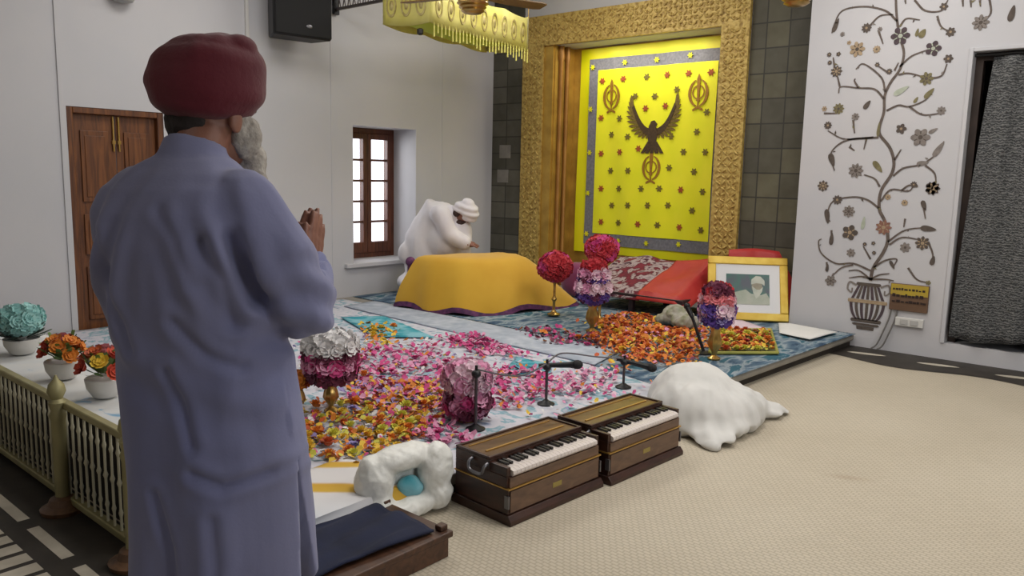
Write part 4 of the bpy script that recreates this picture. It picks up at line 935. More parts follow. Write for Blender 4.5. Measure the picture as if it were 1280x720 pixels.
PLAS = NT('thin_white_plastic'); PLAS.b.inputs['Base Color'].default_value = lin('#e2e2dc'); PLAS.b.inputs['Roughness'].default_value = .4
_n = PLAS.n('TexNoise', i_Scale=14.0, i_Detail=3.0); PLAS.l(PLAS.coord(), _n.inputs['Vector']); PLAS.bump(_n.outputs['Fac'], .4, .02); PLAS = PLAS.m
m = MB(); m.ell((-2.44, 2.00, .17), (.085, .085, .12)); m.ell((-2.43, 1.99, .08), (.09, .09, .08)); m.ell((-2.36, 2.27, .17), (.065, .085, .13)); m.ell((-2.36, 2.27, .08), (.07, .08, .08)); m.ell((-2.42, 2.13, .255), (.075, .16, .055)); m.ell((-2.38, 2.12, .05), (.075, .17, .055)); m.ell((-2.455, 2.13, .14), (.045, .15, .14))
tag(blob(m, 'plastic_bag', PLAS, voxel=.008, smooth=12, disp=lambda p, n: (lambda q: V((q.x, q.y, max(q.z, .004))))(p + n*(.010*nz(p*7) - .012*abs(nz(p*12)) - .008*abs(nz(p*26)) + .006))), 'crumpled white plastic bag at the platform edge left of the harmoniums', 'bag')
m = MB(); m.ell((-2.385, 2.135, .135), (.035, .06, .05)); m.ell((-2.38, 2.16, .12), (.035, .05, .035))
blk = blob(m, 'folded_cloth', TEALSH, voxel=.008, smooth=4, disp=lambda p, n: p + n*.006*nz(p*25)); tag(blk, 'small teal cloth tucked into the mouth of the white plastic bag', 'cloth')

# low footstool with a navy cloth at the platform corner
NAVY = mat('navy_cloth', '#141930', .9, var=(5, '#1d2440'), bump=(18, .2))
ft = thing('footstool', 'low dark brown wooden footstool at the platform corner under navy cloth', 'footstool', (-2.2, 1.66, 0))
FW = wood_mat('footstool_wood', '#3a2419', '#5c3d2a', (1.2, 12, 12), .45)
m = MB(); m.box(-2.40, -2.00, 1.30, 2.02, .075, .10); m.build('top', FW, ft, world=True, smooth=False, bevel=.005)
m = MB(); m.box(-2.03, -2.005, 1.32, 2.0, .0, .075); m.build('side_board', FW, ft, world=True, smooth=False, bevel=.004); m = MB(); m.box(-2.39, -2.365, 1.32, 2.0, 0, .075); m.build('side_board', FW, ft, world=True, smooth=False, bevel=.004)
m = MB(); m.box(-2.365, -2.03, 1.97, 1.995, .0, .075); m.build('end_board', FW, ft, world=True, smooth=False, bevel=.004)
for x in (-2.04, -2.37): m = MB(); m.box(x-.018, x+.018, 1.975, 2.012, .10, .122); m.build('corner_block', FW, ft, world=True, smooth=False, bevel=.005)
def nav(u, v):
    x = -2.385+.30*u + .05*v*u; y = 1.29 + .66*v; z = .106 + .02*abs(nz((x*8, y*6, 1))) + .012*sin(u*9+v*4)**2
    return V((x, y, z))
m = MB(); m.grid(nav, 26, 34); tag(m.build('folded_cloth', NAVY, solid=.01), 'rumpled navy blue cloth on the low wooden footstool', 'cloth')
# crumpled pale cloth in front of the bench
m = MB(); m.ell((-3.42, 6.30, PZ+.09), (.15, .13, .10)); m.ell((-3.30, 6.22, PZ+.07), (.12, .12, .08)); m.ell((-3.55, 6.30, PZ+.05), (.10, .10, .06))
tag(blob(m, 'crumpled_cloth', mat('pale_grey_gauze', '#a8a39a', .85, var=(12, '#7d8060'), bump=(20, .3)), voxel=.012, smooth=4, disp=lambda p, n: p+n*(.025*nz(p*14)+.01*nz(p*35))), 'crumpled pale grey cloth between the red cover and the marigolds', 'cloth')

# ------------------------------------------------------------------ loose flowers
FC = {'orange': ('#d0731c', '#dd8a2c'), 'deep': ('#b5481a', '#c45a1e'), 'yellow': ('#d9b024', '#e2c040'), 'lemon': ('#c6c23a', '#d3cc5a'), 'magenta': ('#bb2a72', '#cc4c88'), 'pink': ('#d184a8', '#dba0bc'),
      'blush': ('#d8b4c2', '#e0c6d0'), 'maroon': ('#5e1a38', '#742846'), 'red': ('#b01f2e', '#c0303a'), 'white': ('#d9d6d6', '#e0dede'), 'lilac': ('#8a7cb4', '#9c90c2'), 'violet': ('#472a7a', '#56368a'), 'coral': ('#d9707a', '#e08a90'), 'teal': ('#8fc4c2', '#a6d2ce'), 'vermilion': ('#b8381f', '#c84a2c')}
FM = {k: mat('petal_'+k, a, .65, var=(30, b), sheen=.1) for k, (a, b) in FC.items()}
LEAFM = mat('leaf_green', '#4c6a34', .6, var=(12, '#6c8440')); STEMM = mat('stem_green', '#56682f', .6)
random.seed(5)
def marigold_mesh(c):
    a = MB(); a.ell((0, 0, .010), (.016, .016, .010), 8, 6)
    for ring, (k, el, r) in enumerate(((9, .1, .024), (8, .6, .020), (6, 1.1, .014))):
        for i in range(k):
            w_ = 2*pi*i/k + ring; d = V((cos(w_)*cos(el), sin(w_)*cos(el), sin(el))); petal(a, V((0, 0, .010))+d*.006, d, V((-cos(w_)*sin(el), -sin(w_)*sin(el), cos(el))), r, .016, 0, .3)
    return a.mesh('marigold', FM[c])
def rose_mesh(c):
    a = MB(); rosette(a, (0, 0, .004), (0, 0, 1), .026, 0, 6, 3); a.ell((0, 0, .008), (.012, .012, .008), 8, 5)
    return a.mesh('rose', FM[c])
MESH = {c: (marigold_mesh(c) if c in ('orange', 'deep', 'yellow', 'lemon') else rose_mesh(c)) for c in FC}
def inpoly(p, poly):
    c = False; j = len(poly)-1
    for i in range(len(poly)):
        if (poly[i][1] > p[1]) != (poly[j][1] > p[1]) and p[0] < (poly[j][0]-poly[i][0])*(p[1]-poly[i][1])/(poly[j][1]-poly[i][1])+poly[i][0]: c = not c
        j = i
    return c
def sample(poly):
    xs = [p[0] for p in poly]; ys = [p[1] for p in poly]
    while True:
        p = (random.uniform(min(xs), max(xs)), random.uniform(min(ys), max(ys)))
        if inpoly(p, poly): return p
KIND = {'orange': 'orange marigold head', 'deep': 'dark orange marigold head', 'yellow': 'yellow marigold head', 'lemon': 'pale lemon marigold head', 'magenta': 'magenta blossom', 'pink': 'pink blossom', 'blush': 'blush white-pink blossom', 'maroon': 'dark maroon blossom', 'red': 'red blossom', 'white': 'white blossom', 'lilac': 'lilac blossom'}
DRIFT = [
 (P_['P1'], 88, 'in the drift before the low draped bench', dict(orange=10, deep=6, yellow=2, pink=1), .05, 2300),
 (P_['P2'], 44, 'on the green-rimmed tray below the portrait', dict(orange=4, deep=4, red=2, lemon=2), 0, 90),
 (P_['P3'], 9, 'in the maroon strewing left of the orange drift', dict(maroon=5, magenta=2, orange=1), 0, 170),
 (P_['P4'], 12, 'in the streak along the pale grey runner', dict(magenta=5, pink=2), 0, 260),
 (P_['P5'], 16, 'in the drift behind the near harmonium', dict(magenta=5, pink=3, orange=1), 0, 300),
 (P_['P6'], 8, 'between the two microphones', dict(pink=3, magenta=2, blush=4), 0, 130),
 (P_['P7'], 20, 'in the drift right of the white-topped bouquet', dict(magenta=6, pink=4, orange=1), 0, 430),
 (P_['P8'], 8, 'beside the teal cloth at the back of the sheet', dict(yellow=3, orange=3), 0, 90),
 (P_['P9'], 72, 'in the front drift by the striped cloth', dict(orange=5, yellow=4, deep=3, lemon=4, magenta=2, lilac=1, white=2), 0, 560),
 (P_['P10'], 16, 'in the drift between the two pedestal bouquets', dict(orange=3, yellow=2, pink=3, lilac=2, magenta=2), 0, 650),
 (P_['P11'], 6, 'at the foot of the pale pink bouquet', dict(pink=3, magenta=2), 0, 90)]
def clear(p): 
    if p[0] > ed(p[1]) - .06: return False
    return all(hypot(p[0]-x, p[1]-y) > r for x, y, r in ((-2.72, 2.90, .1), (-2.74, 3.52, .1), (-2.62, 4.16, .1), (-2.72, 5.44, .08), (-3.5, 2.56, .1), (-2.86, 2.98, .08), (-2.6, 5.30, .1), (-3.8, 5.49, .1), (-2.5, 2.1, .24), (-3.62, 2.45, .08), (-3.42, 6.28, .2)))
placed = []
def hz(p):
    """height of the sheets at p"""
    z = PZ + .006
    return z
for poly, n, where, wts, lift, npet in DRIFT:
    cs = [c for c, k in wts.items() for _ in range(k)]
    done = 0; tries = 0
    while done < n and tries < 4000:
        tries += 1; p = sample(poly); s = random.uniform(.9, 1.45)
        if not clear(p) or any(hypot(p[0]-q[0], p[1]-q[1]) < .026*(s+q[2]) for q in placed): continue
        if where.startswith('in the drift before') and p[1] > 6.5: continue
        placed.append((*p, s)); c = random.choice(cs)
        o = bpy.data.objects.new('marigold' if 'marigold' in KIND[c] else 'blossom', MESH[c]); COL.objects.link(o)
        o.location = (p[0], p[1], PZ + .007 + (.012 if 'tray' in where else 0)); o.rotation_euler = (random.uniform(-.15, .15), random.uniform(-.15, .15), random.uniform(0, 6)); o.scale = (s, s, s)
        tag(o, KIND[c] + ' ' + where, 'flower', KIND[c] + 's ' + where); done += 1
# fallen petals between them: past counting
cols = list(FC)
a = MB()
def fallen(p, c, s, up_=0):
    w_ = random.uniform(0, 6.28); t = random.uniform(-.5, .5); d = V((cos(w_), sin(w_), .25)); n = V((t*sin(w_), -t*cos(w_), 1)).normalized()
    petal(a, V((p[0], p[1], PZ+.010+up_+random.uniform(0, .012))), d.normalized(), n, s, s*.95, cols.index(c), random.uniform(.1, .5))
for poly, n, where, wts, lift, npet in DRIFT:
    if 'tray' in where:
        for _ in range(420):
            p = sample(poly); fallen((p[0]*.97-.081, p[1]*.97+.182), random.choice(('orange', 'deep', 'orange', 'yellow', 'lemon')), random.uniform(.022, .036), .008)
        continue
    cs = [c for c, k in wts.items() for _ in range(k)]; cx = sum(p[0] for p in poly)/len(poly); cy = sum(p[1] for p in poly)/len(poly)
    for _ in range(npet):
        p = sample(poly); k = 1 + abs(random.gauss(0, .18)); p = (cx+(p[0]-cx)*k, cy+(p[1]-cy)*k)
        if clear(p) and p[1] < 6.45: fallen(p, random.choice(cs), random.uniform(.024, .044))
field = [(-5.3, 3.6), (-3.7, 2.0), (-2.5, 2.4), (-2.4, 4.6), (-3.4, 4.45), (-5.0, 4.1)]
for _ in range(650):
    p = sample(field)
    if clear(p): fallen(p, random.choice(['pink', 'blush', 'white', 'magenta', 'magenta', 'pink', 'yellow', 'orange', 'lilac']), random.uniform(.018, .032))
o = a.build('fallen_petals', [FM[c] for c in cols], smooth=False); tag(o, 'pink, magenta, orange and white petals strewn over the platform sheets', 'petals', kind='stuff')

# flat tray with a green rim
t = thing('flower_tray', 'flat rectangular tray with yellow-green rim holding marigolds below the portrait', 'tray', (-2.69, 6.07, PZ+.004))
pl = P_['P2']; cxx, cyy = -2.69, 6.07
pl2 = [((x-cxx)*1.1, (y-cyy)*1.1) for x, y in pl]
a = MB(); a.prism(pl2, lambda u, v, w: V((u, v, w)), .008); a.build('base', mat('tray_dark', '#54562c', .6), t, smooth=False)
a = MB()
for i in range(4): a.tube([V((*pl2[i], .012)), V((*pl2[(i+1) % 4], .012))], .012, 8)
a.build('rim', mat('tray_yellow_green', '#a5a04a', .6, var=(9, '#8f9440')), t)

# ------------------------------------------------------------------ bouquets on pedestals
def flower_ball(parent, name, c, r, n, size, cf, dark=None, sq=1.0):
    """a globe of satin blossoms; cf(direction) names the colour"""
    a = MB(); ms = []
    core = dark or 'maroon'
    def idx(k):
        if k not in ms: ms.append(k)
        return ms.index(k)
    a.ell(c, (r*.86, r*.86, r*.86*sq), 14, 10, idx(core))
    for d in fib(n):
        p = V(c) + V((d.x*r*.86, d.y*r*.86, d.z*r*.86*sq)); rosette(a, p, d + V((random.gauss(0, .12), random.gauss(0, .12), 0)), size*random.uniform(.85, 1.15), idx(cf(d)), 6, 2)
    return a.build(name, [FM[k] for k in ms], parent, smooth=False)
def candlestick(parent, h, m=None):
    a = MB(); a.lathe([(.06, 0), (.062, .01), (.03, .022), (.014, .05), (.013, h*.35), (.028, h*.42), (.013, h*.5), (.012, h*.8), (.026, h*.9), (.02, h)], 16); return a.build('stand', m or BRASS, parent)
def vase(parent, h, r=.05):
    a = MB(); a.lathe([(r*.8, 0), (r*.85, .01), (r*.3, .03), (r*.35, h*.2), (r*.95, h*.42), (r*.8, h*.6), (r*.55, h*.75), (r*.85, h*.94), (r*.95, h)], 18, wob=lambda w_, z: .06*cos(w_*9)); return a.build('vase', BRASS, parent)
b = thing('flower_ball', 'round red flower ball on a slim gold stand in front of the yellow cover', 'bouquet', (-4.50, 5.86, PZ+.012)); candlestick(b, .36)
flower_ball(b, 'blossoms', (0, 0, .46), .155, 70, .055, lambda d: random.choice(('red', 'red', 'magenta')), 'red', .85)
b = thing('flower_ball', 'round red flower ball behind the layered pink bouquet', 'bouquet', (-4.06, 5.98, PZ+.004)); candlestick(b, .58)
flower_ball(b, 'blossoms', (0, 0, .66), .145, 70, .055, lambda d: random.choice(('red', 'red', 'magenta')), 'red', .8)
def layered(parent, z0, layers):
    for z, r, sq, cf, dark, n in layers: flower_ball(parent, 'flower_layer', (0, 0, z0+z), r, n, .05, cf, dark, sq)
b = thing('layered_bouquet', 'tall layered bouquet of pink, red and purple flowers on a gold vase', 'bouquet', (-3.80, 5.49, PZ+.004)); vase(b, .27, .06)
layered(b, .27, [(.05, .13, .45, lambda d: random.choice(('violet', 'violet', 'maroon')), 'violet', 40), (.115, .15, .45, lambda d: random.choice(('blush', 'pink')), 'pink', 50), (.185, .125, .4, lambda d: random.choice(('maroon', 'violet')), 'maroon', 40), (.225, .13, .4, lambda d: random.choice(('pink', 'pink', 'blush')), 'pink', 44), (.285, .095, .5, lambda d: 'red', 'red', 34)])
b = thing('layered_bouquet', 'layered bouquet of coral, blush and purple flowers on a fluted gold vase', 'bouquet', (-2.57, 5.31, PZ+.004)); vase(b, .27, .055)
layered(b, .27, [(.05, .12, .4, lambda d: random.choice(('violet', 'violet', 'lilac', 'blush')), 'violet', 40), (.105, .135, .45, lambda d: random.choice(('blush', 'pink', 'blush', 'violet')), 'blush', 48), (.175, .12, .42, lambda d: random.choice(('coral', 'coral', 'blush')), 'coral', 40), (.235, .10, .45, lambda d: random.choice(('red', 'maroon')), 'red', 34)])
b = thing('pedestal_bouquet', 'bouquet with white top and magenta ruffles beside the standing man', 'bouquet', (-3.50, 2.56, PZ+.004)); vase(b, .20, .045)
layered(b, .20, [(.03, .135, .35, lambda d: 'maroon', 'maroon', 44), (.075, .15, .35, lambda d: random.choice(('pink', 'magenta', 'pink')), 'magenta', 54), (.125, .145, .3, lambda d: random.choice(('maroon', 'maroon', 'magenta')), 'maroon', 44), (.175, .15, .36, lambda d: 'white', 'white', 50)])
b = thing('vase', 'small gold vase with an orange flower half hidden by the standing man', 'vase', (-3.63, 2.44, PZ+.004)); vase(b, .16, .04); flower_ball(b, 'blossoms', (0, 0, .175), .05, 16, .035, lambda d: random.choice(('orange', 'deep')), 'orange', .7)
b = thing('pedestal_bouquet', 'pale pink and plum bouquet behind the near harmonium', 'bouquet', (-2.86, 2.98, PZ+.004)); candlestick(b, .07)
layered(b, .045, [(.06, .12, .7, lambda d: random.choice(('maroon', 'magenta', 'pink', 'maroon')), 'maroon', 46), (.19, .135, .62, lambda d: random.choice(('blush', 'pink', 'blush')), 'blush', 60)])

# potted flowers on the bench behind the railing
def potted(x, y, label, cols_, dark, topc=None, r=.085):
    b = thing('potted_flowers', label, 'potted flowers', (x, y, .412))
    a = MB(); a.lathe([(.045, 0), (.055, .006), (.078, .045), (.084, .085), (.080, .09), (.074, .08)], 22); a.build('pot', WHITEP, b)
    a = MB(); rr = random.Random(int(x*100)); 
    for k in range(26):
        w_ = rr.uniform(0, 6.28); e = rr.uniform(.1, 1.1); d = V((cos(w_)*cos(e), sin(w_)*cos(e), sin(e))); petal(a, V((0, 0, .09))+d*.03, d, V((0, 0, 1)), rr.uniform(.07, .12), .03, 0, .2)
    a.build('foliage', LEAFM, b, smooth=False)
    for k in range(11):
        w_ = k*2.4; e = .25+.9*(k/11); d = V((cos(w_)*cos(e), sin(w_)*cos(e), sin(e)*1.2)); c = cols_[k % len(cols_)]
        a = MB(); rosette(a, d*r + V((0, 0, .10)), d, .042, 0, 6, 3); a.ell(d*r+V((0, 0, .10))+d*.004, .018, 8, 6, 0); a.build('blossom', FM[c], b, smooth=False)
potted(-3.64, 1.43, 'white pot of red and orange flowers on the bench, nearer the man', ['vermilion', 'deep', 'vermilion', 'coral', 'deep', 'yellow'], 'deep', r=.10)
potted(-4.10, 1.42, 'white pot of orange and red flowers left of the railing post', ['orange', 'deep', 'vermilion', 'orange', 'coral'], 'deep')
b = thing('potted_flowers', 'white pot under a pale teal mass of flowers at the left edge', 'potted flowers', (-4.80, 1.46, .412))
a = MB(); a.lathe([(.05, 0), (.06, .006), (.085, .05), (.09, .085), (.08, .08)], 22); a.build('pot', WHITEP, b)
a = MB(); rr = random.Random(9)
for k in range(40):
    w_ = rr.uniform(0, 6.28); e = rr.uniform(.0, .9); d = V((cos(w_)*cos(e), sin(w_)*cos(e), sin(e))); petal(a, V((0, 0, .08))+d*.03, d, V((0, 0, 1)), rr.uniform(.08, .13), .035, 0, .2)
a.build('foliage', mat('dark_leaf', '#26382c', .6, var=(12, '#38503c')), b, smooth=False)
flower_ball(b, 'blossoms', (0, 0, .19), .11, 60, .045, lambda d: 'teal', 'teal', .6)

# ------------------------------------------------------------------ the standing man
SKIN = mat('brown_skin', '#7d5242', .5, var=(14, '#8c5f4d'), bump=(120, .06))
KURTA = mat('blue_grey_cotton', '#70749a', .9, var=(1.6, '#7b7c98'), bump=(160, .05), sheen=.15)
TROUS = mat('pale_blue_grey_cotton', '#9a9cb4', .85, bump=(140, .05))
TURB = mat('maroon_turban_cotton', '#50081a', .85, var=(3, '#5e0c20'), bump=(70, .15), sheen=.15)
BEARD = mat('grey_beard', '#8d867e', .9, var=(40, '#b5afa6'), bump=(90, .5)); HAIR = mat('dark_hair', '#2b2422', .8, bump=(90, .4))
mn = thing('person', 'bearded man in blue-grey kurta and maroon turban standing with palms joined, back to us', 'person', (-1.69, .88, 0), R(24.8))
def seg(mb, pts, rad, n=12): 
    mb.tube(pts, rad, n); mb.ell(pts[0], rad[0], 12, 8); mb.ell(pts[-1], rad[-1], 12, 8)
SH = {1: V((.165, -.025, 1.375)), -1: V((-.155, -.025, 1.375))}
EL = {1: V((.238, .03, 1.14)), -1: V((-.205, .12, 1.13))}
WR = {1: V((.098, .335, 1.185)), -1: V((.050, .335, 1.185))}
HZ_ = R(12)
hd = Matrix.Translation((-.006, .075, 1.568)) @ Matrix.Rotation(-HZ_, 4, 'Z')
H3 = hd.to_3x3()
bd_ = MB()
E_ = lambda c, r, e=1.0: bd_.ell(hd @ V(c), r, 16, 12, M=H3, e=e)
E_((0, 0, .03), (.074, .092, .10)); E_((0, .03, -.06), (.058, .068, .062)); E_((0, .055, -.095), (.03, .03, .025))
E_((0, .098, -.015), (.012, .02, .02)); bd_.tube([hd @ V((0, .088, .02)), hd @ V((0, .105, -.022))], [.008, .013], 8)   # nose
for s in (-1, 1): E_((s*.076, -.005, -.012), (.010, .02, .032)); E_((s*.032, .08, .015), (.016, .012, .011)); E_((s*.045, .06, -.03), (.022, .022, .02))
E_((0, .092, -.058), (.022, .01, .008))
bd_.tube([(0, -.02, 1.40), (-.008, .02, 1.48), (-.008, .055, 1.54)], [.066, .058, .058], 14)
bd_.lathe([(.09, .86), (.11, .92), (.11, 1.05), (.11, 1.2), (.10, 1.30), (.08, 1.36), (.05, 1.42)], 20)
for s in (-1, 1):
    seg(bd_, [SH[s], EL[s]], [.052, .04]); seg(bd_, [EL[s], WR[s]], [.04, .028])
    seg(bd_, [(s*.09, 0, .9), (s*.10, .02, .50), (s*.10, 0, .09)], [.085, .055, .042])
    bd_.ell((s*.105, .055, .04), (.045, .12, .038)); 
    for k in range(5): bd_.ell((s*(.075+.017*k), .165-.008*k, .018), (.011, .022, .013), 8, 6)
    # hand: palm, four fingers, thumb; palms pressed together
    d = V((-.08*s, .30, .95)).normalized(); c = V((0, .95, -.30)).normalized(); w = WR[s]; inn = V((-s, 0, 0))
    px_ = .074 + s*.0125
    palm0 = V((px_, w.y, w.z)); dd = V((0, .30, .95)).normalized()
    for k, (o, l) in enumerate(((-.030, .070), (-.010, .078), (.010, .072), (.029, .056))):
        kn = palm0 + dd*(.088 - .006*abs(k-1)) + c*o
        seg(bd_, [palm0 + c*o*.6, kn], [.016, .0125], 8)
        seg(bd_, [kn, kn+dd*l*.5 + inn*-.002, kn+dd*l + c*.004 + inn*.001], [.0098, .009, .0072], 8)
    seg(bd_, [palm0+dd*.02-c*.022, palm0+dd*.058-c*.050-inn*.004, palm0+dd*.088-c*.056, palm0+dd*.112-c*.052+inn*.002], [.015, .012, .010, .0085], 8)
    seg(bd_, [w, palm0+dd*.03], [.026, .022], 10)
blob(bd_, 'body', SKIN, mn, voxel=.0055, smooth=3)
# eyes and brows
a = MB()
for s in (-1, 1): a.ell(hd @ V((s*.032, .090, .015)), (.011, .006, .006), 10, 6, M=H3)
a.build('eyes', mat('dark_eyes', '#1c1512', .2), mn)
# hair at the nape and beard
a = MB(); a.ell(hd @ V((-.015, -.062, -.02)), (.062, .036, .05), 14, 10, M=H3); a.ell(hd @ V((-.03, -.055, -.055)), (.035, .028, .035), 12, 8, M=H3)
blob(a, 'hair', HAIR, mn, voxel=.007, smooth=3, disp=lambda p, n: p + n*.003*nz(p*60))
a = MB()
BE = lambda c, r: a.ell(hd @ V(c), r, 14, 10, M=H3)
BE((.052, .045, -.045), (.030, .045, .05)); BE((-.052, .045, -.045), (.030, .045, .05)); BE((0, .085, -.10), (.062, .048, .055)); BE((.012, .085, -.155), (.055, .045, .06)); BE((.02, .075, -.205), (.038, .036, .055)); BE((.062, .025, -.01), (.016, .022, .045)); BE((-.062, .025, -.01), (.016, .022, .045)); BE((0, .1, -.047), (.035, .014, .010))
blob(a, 'beard', BEARD, mn, voxel=.007, smooth=3, disp=lambda p, n: p + n*(.006*nz((p.x*45, p.y*45, p.z*14)) + .003*nz(p*90)))
# turban
tc = hd @ V((-.012, -.004, .075)); a = MB()
def turban(u, v):
    w_ = 2*pi*u; t = -pi/2 + pi*v; e = .78
    sp = lambda q, e=e: math.copysign(abs(q)**e, q)
    band = .0035*abs(sin((v*5.5 + .35*sin(w_+.6))*pi)) + .003*nz((cos(w_)*3, sin(w_)*3, v*5))
    x = (.117+band)*sp(cos(t), .72)*sp(cos(w_), .92); y = (.126+band)*sp(cos(t), .72)*sp(sin(w_), .92); z = (.100+band)*sp(sin(t), .85)
    if z < -.04: z = -.04 + (z+.04)*.85
    x *= 1 + .05*sin(v*2.2); z += .012*x/.117*(1 if z > 0 else -.6) + .010*(y/.126)
    return tc + H3 @ V((x, y, z))
a.grid(turban, 56, 40, closed=True)
a.ell(tc + H3 @ V((.078, .025, .074)), (.036, .045, .030), 16, 12, M=H3)
blob(a, 'turban', TURB, mn, voxel=.006, smooth=2)
# kurta: torso, skirt and sleeves in one surface
a = MB()
rings = [(.50, .228, .185, .028, .02), (.62, .222, .18, .028, .02), (.78, .214, .172, .022, .018), (.92, .205, .165, .014, .012), (1.06, .198, .155, .004, 0), (1.18, .203, .155, -.006, -.012), (1.28, .210, .152, -.012, -.02), (1.35, .206, .138, -.014, -.026), (1.40, .185, .116, -.014, -.026), (1.435, .145, .098, -.012, -.016), (1.465, .092, .082, -.010, -.004), (1.475, .07, .07, -.010, -.002)]
n = 40; vs = []; fs = []
for z, rx, ry, cx_, cy_ in rings:
    for i in range(n):
        w_ = 2*pi*i/n; sp = lambda q: math.copysign(abs(q)**.88, q); vs.append(V((cx_+rx*sp(cos(w_)), cy_+ry*sp(sin(w_)), z)))
for j in range(len(rings)-1):
    for i in range(n): fs.append((j*n+i, j*n+(i+1) % n, (j+1)*n+(i+1) % n, (j+1)*n+i))
fs.append(tuple(range(n))[::-1]); fs.append(tuple((len(rings)-1)*n+i for i in range(n)))
a.add(vs, fs)
a.tube([(-.01, -.004, 1.43), (-.010, .004, 1.475), (-.010, .014, 1.503)], [.086, .073, .068], 24)       # band collar
for s in (-1, 1):
    so = SH[s] + V((-s*.03, 0, 0))
    seg(a, [so, SH[s].lerp(EL[s], .5)+V((s*.012, -.01, 0)), EL[s]], [.078, .078, .074], 18)
    seg(a, [EL[s], EL[s].lerp(WR[s], .5)+V((0, 0, -.006)), WR[s].lerp(EL[s], .05)], [.074, .064, .050], 16)
cut = MB(); cut.prism([(-.012, .80), (.040, .40), (-.045, .40)], lambda u, v, w: V((.11+w, .018+u, v)), .3)
cut.lathe([(.054, 1.47), (.060, 1.60)], 20, (-.010, .014, 0))
CREASE = [((.12, 1.30), (.150, 1.22), (.165, 1.12), .013), ((.160, 1.31), (.180, 1.25), (.192, 1.17), .012), ((.08, .80), (.14, .772), (.215, .79), .010), ((.03, 1.02), (.055, .95), (.08, .86), .008), ((-.13, 1.30), (-.11, 1.18), (-.06, 1.06), .007),
          ((.03, 1.36), (.07, 1.30), (.10, 1.21), .006), ((-.02, .74), (.02, .62), (.03, .5), .008), ((.12, .70), (.13, .60), (.12, .5), .007), ((.05, 1.13), (.11, 1.06), (.17, 1.03), .008)]
def seg_d(x, z, a, b):
    dx, dz = b[0]-a[0], b[1]-a[1]; t = max(0, min(1, ((x-a[0])*dx+(z-a[1])*dz)/(dx*dx+dz*dz))); return hypot(x-a[0]-dx*t, z-a[1]-dz*t)
def kfold(p, n):
    s = .006*nz((p.x*7, p.y*7, p.z*2.2)) + .0036*nz((p.x*19, p.y*19, p.z*6)) - .006*abs(nz((p.x*9+3, p.y*9, p.z*3.5)))
    an = atan2(p.y, p.x)
    if p.z < 1.05 and abs(p.x) < .26: s += (1.05-p.z)*.020*sin(an*6+1.0+p.z*1.5+1.2*nz((p.x*3, p.y*3, p.z))) * (1 if p.y < .12 else .6)
    for sd in (1, -1):                                     # creases at the elbow and armpit
        dE = (p-EL[sd]).length
        if dE < .17: s += .014*sin((p.z*75 + p.y*30 + 3*nz(p*5)))*(1-dE/.17)
        dA = (p-V((sd*.165, -.10, 1.24))).length
        if dA < .19: s += .018*sin((p.x*sd*80 + p.z*22 + 2*nz(p*6)))*(1-dA/.19)
    dS = abs(p.z-1.0+.4*(p.x))
    if p.y < 0 and dS < .1: s += .008*sin(p.x*16+p.z*38+2*nz(p*4))*(1-dS/.1)
    if n.y < .25:
        for a_, b_, c_, dp in CREASE:
            q = min(seg_d(p.x, p.z, a_, b_), seg_d(p.x, p.z, b_, c_))
            if q < .07: s += -dp*math.exp(-(q/.011)**2) + dp*.55*math.exp(-((q-.024)/.016)**2)
    return p + n*s
blob(a, 'kurta', KURTA, mn, voxel=.0075, smooth=5, disp=kfold, cut=cut)
a = MB()
for s in (-1, 1): a.tube([(s*.085, .01, .93), (s*.105, .02, .55), (s*.105, .005, .16), (s*.105, 0, .085)], [.105, .10, .078, .066], 22)
a.ell((0, .01, .90), (.18, .13, .1)); blob(a, 'trousers', TROUS, mn, voxel=.012, smooth=4, disp=lambda p, n: p+n*.006*nz((p.x*14, p.y*14, p.z*6)))

# ------------------------------------------------------------------ the white-robed person behind the yellow cover
ROBE = mat('white_robe_cotton', '#d3cfd4', .85, var=(4, '#dcd8da'), bump=(40, .1), sheen=.2)
gp = thing('person', 'person in white robe and white turban bowing behind the yellow-covered stand', 'person', (-6.35, 5.80, PZ), 0)
G = V((-6.35, 5.80, PZ))
b = MB(); L_ = lambda x, y, z: V((x, y, z)) - G
hip = L_(-6.28, 5.90, .50); chest = L_(-6.14, 5.97, 1.0); neck = L_(-6.03, 6.03, 1.03); head = L_(-5.92, 6.09, 1.01)
seg(b, [hip, chest, neck], [.17, .16, .06]); 
HG = Matrix.Rotation(R(35), 3, 'Z') @ Matrix.Rotation(R(62), 3, 'Y')
b.ell(head, (.085, .072, .105), 14, 10, M=HG); b.ell(head + HG @ V((.085, 0, -.01)), (.02, .012, .018), 8, 6, M=HG)
for s in (-1, 1): b.ell(head + HG @ V((0, s*.074, -.01)), (.018, .009, .026), 8, 6, M=HG)
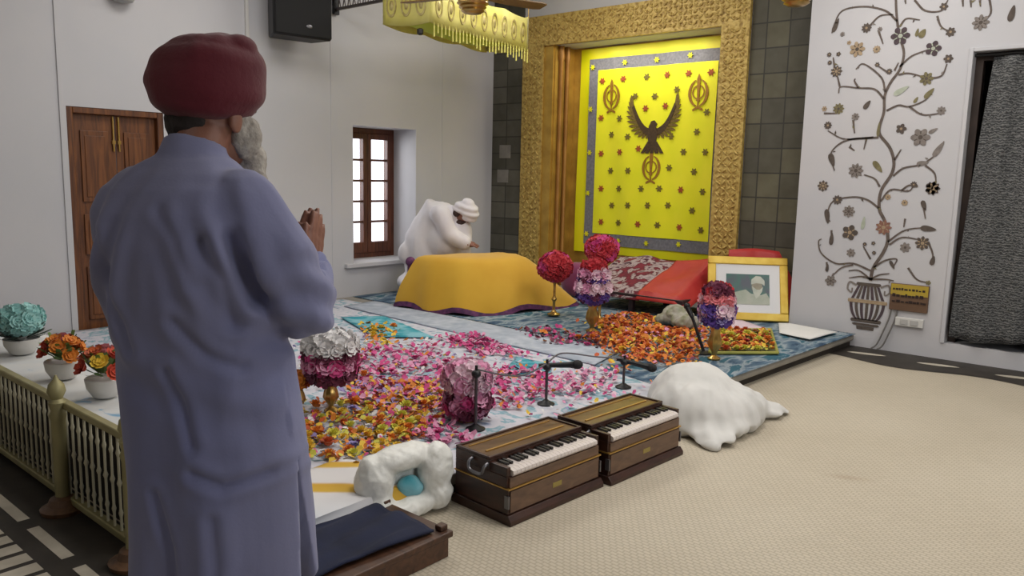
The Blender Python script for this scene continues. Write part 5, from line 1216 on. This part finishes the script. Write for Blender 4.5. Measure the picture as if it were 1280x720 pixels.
for s in (-1, 1):
    q = V((-.25*s*.8, .25*s, 0))*.72; sh = chest + q + V((.02, .02, .02)); el = sh + V((.10, .06, -.22)); wr = L_(-5.80, 6.0, .71) + q*.35
    seg(b, [sh, el, wr], [.055, .045, .03]); seg(b, [wr, wr + V((.06, .03, -.01))], [.03, .024], 8)
    for k in range(4): 
        o = V((-.35, .55, 0)).normalized()*(-.024+.016*k); f0 = wr + V((.06, .03, -.012)) + o
        seg(b, [f0, f0+V((.035, .018, -.008)), f0+V((.055, .028, -.024))], [.010, .009, .0075], 8)
    seg(b, [wr+V((.01, 0, 0))-o*.8, wr+V((.045, .0, -.005))-o*1.6], [.011, .009], 8)
    seg(b, [hip + V((0, s*.12, -.1)), hip + V((.30, s*.24, -.18)), hip + V((.06, s*.05, -.26))], [.11, .09, .06])
blob(b, 'body', SKIN, gp, voxel=.008, smooth=3)
b = MB(); seg(b, [hip+V((0, 0, -.1)), hip+V((-.03, -.02, .22)), chest + V((-.02, -.01, .03)), neck + V((-.03, -.02, -.03))], [.25, .23, .20, .10], 22)
b.ell(hip+V((.05, 0, -.24)), (.36, .38, .14)); b.ell(L_(-6.08, 5.96, .72), (.22, .24, .22))
for s in (-1, 1):
    q = V((-.25*s*.8, .25*s, 0))*.72; sh = chest + q + V((.0, .0, .02)); el = sh + V((.10, .06, -.22)); wr = L_(-5.80, 6.0, .71) + q*.35
    seg(b, [sh, el, wr.lerp(el, .12)], [.105, .10, .075], 14)
b.ell(L_(-6.42, 5.68, .58), (.08, .08, .12)); b.ell(L_(-6.05, 6.10, .62), (.20, .14, .16)); b.ell(L_(-6.0, 6.10, .80), (.15, .13, .19)); b.ell(chest+V((-.05, -.03, -.05)), (.20, .20, .20))
blob(b, 'robe', ROBE, gp, voxel=.016, smooth=18, disp=lambda p, n: p + n*(.018*nz((p.x*7, p.y*7, p.z*2.5)) + .008*nz((p.x*17, p.y*17, p.z*6))))
b = MB(); b.ell(head + HG @ V((-.015, 0, .055)), (.135, .125, .10), 18, 14, M=HG, e=.9); b.ell(head + V((-.02, -.01, .06)), (.115, .11, .08), 16, 12)
blob(b, 'turban', ROBE, gp, voxel=.009, smooth=4, disp=lambda p, n: p + n*.006*sin(p.z*90+p.x*30))
b = MB(); b.ell(head + HG @ V((.06, 0, -.085)), (.05, .06, .075), 14, 10, M=HG); b.ell(head + HG @ V((-.05, -.04, -.06)), (.045, .05, .05), 14, 10, M=HG)
blob(b, 'beard', mat('dark_beard', '#3b2a26', .85, bump=(70, .4)), gp, voxel=.008, smooth=3, disp=lambda p, n: p + n*.004*nz(p*50))
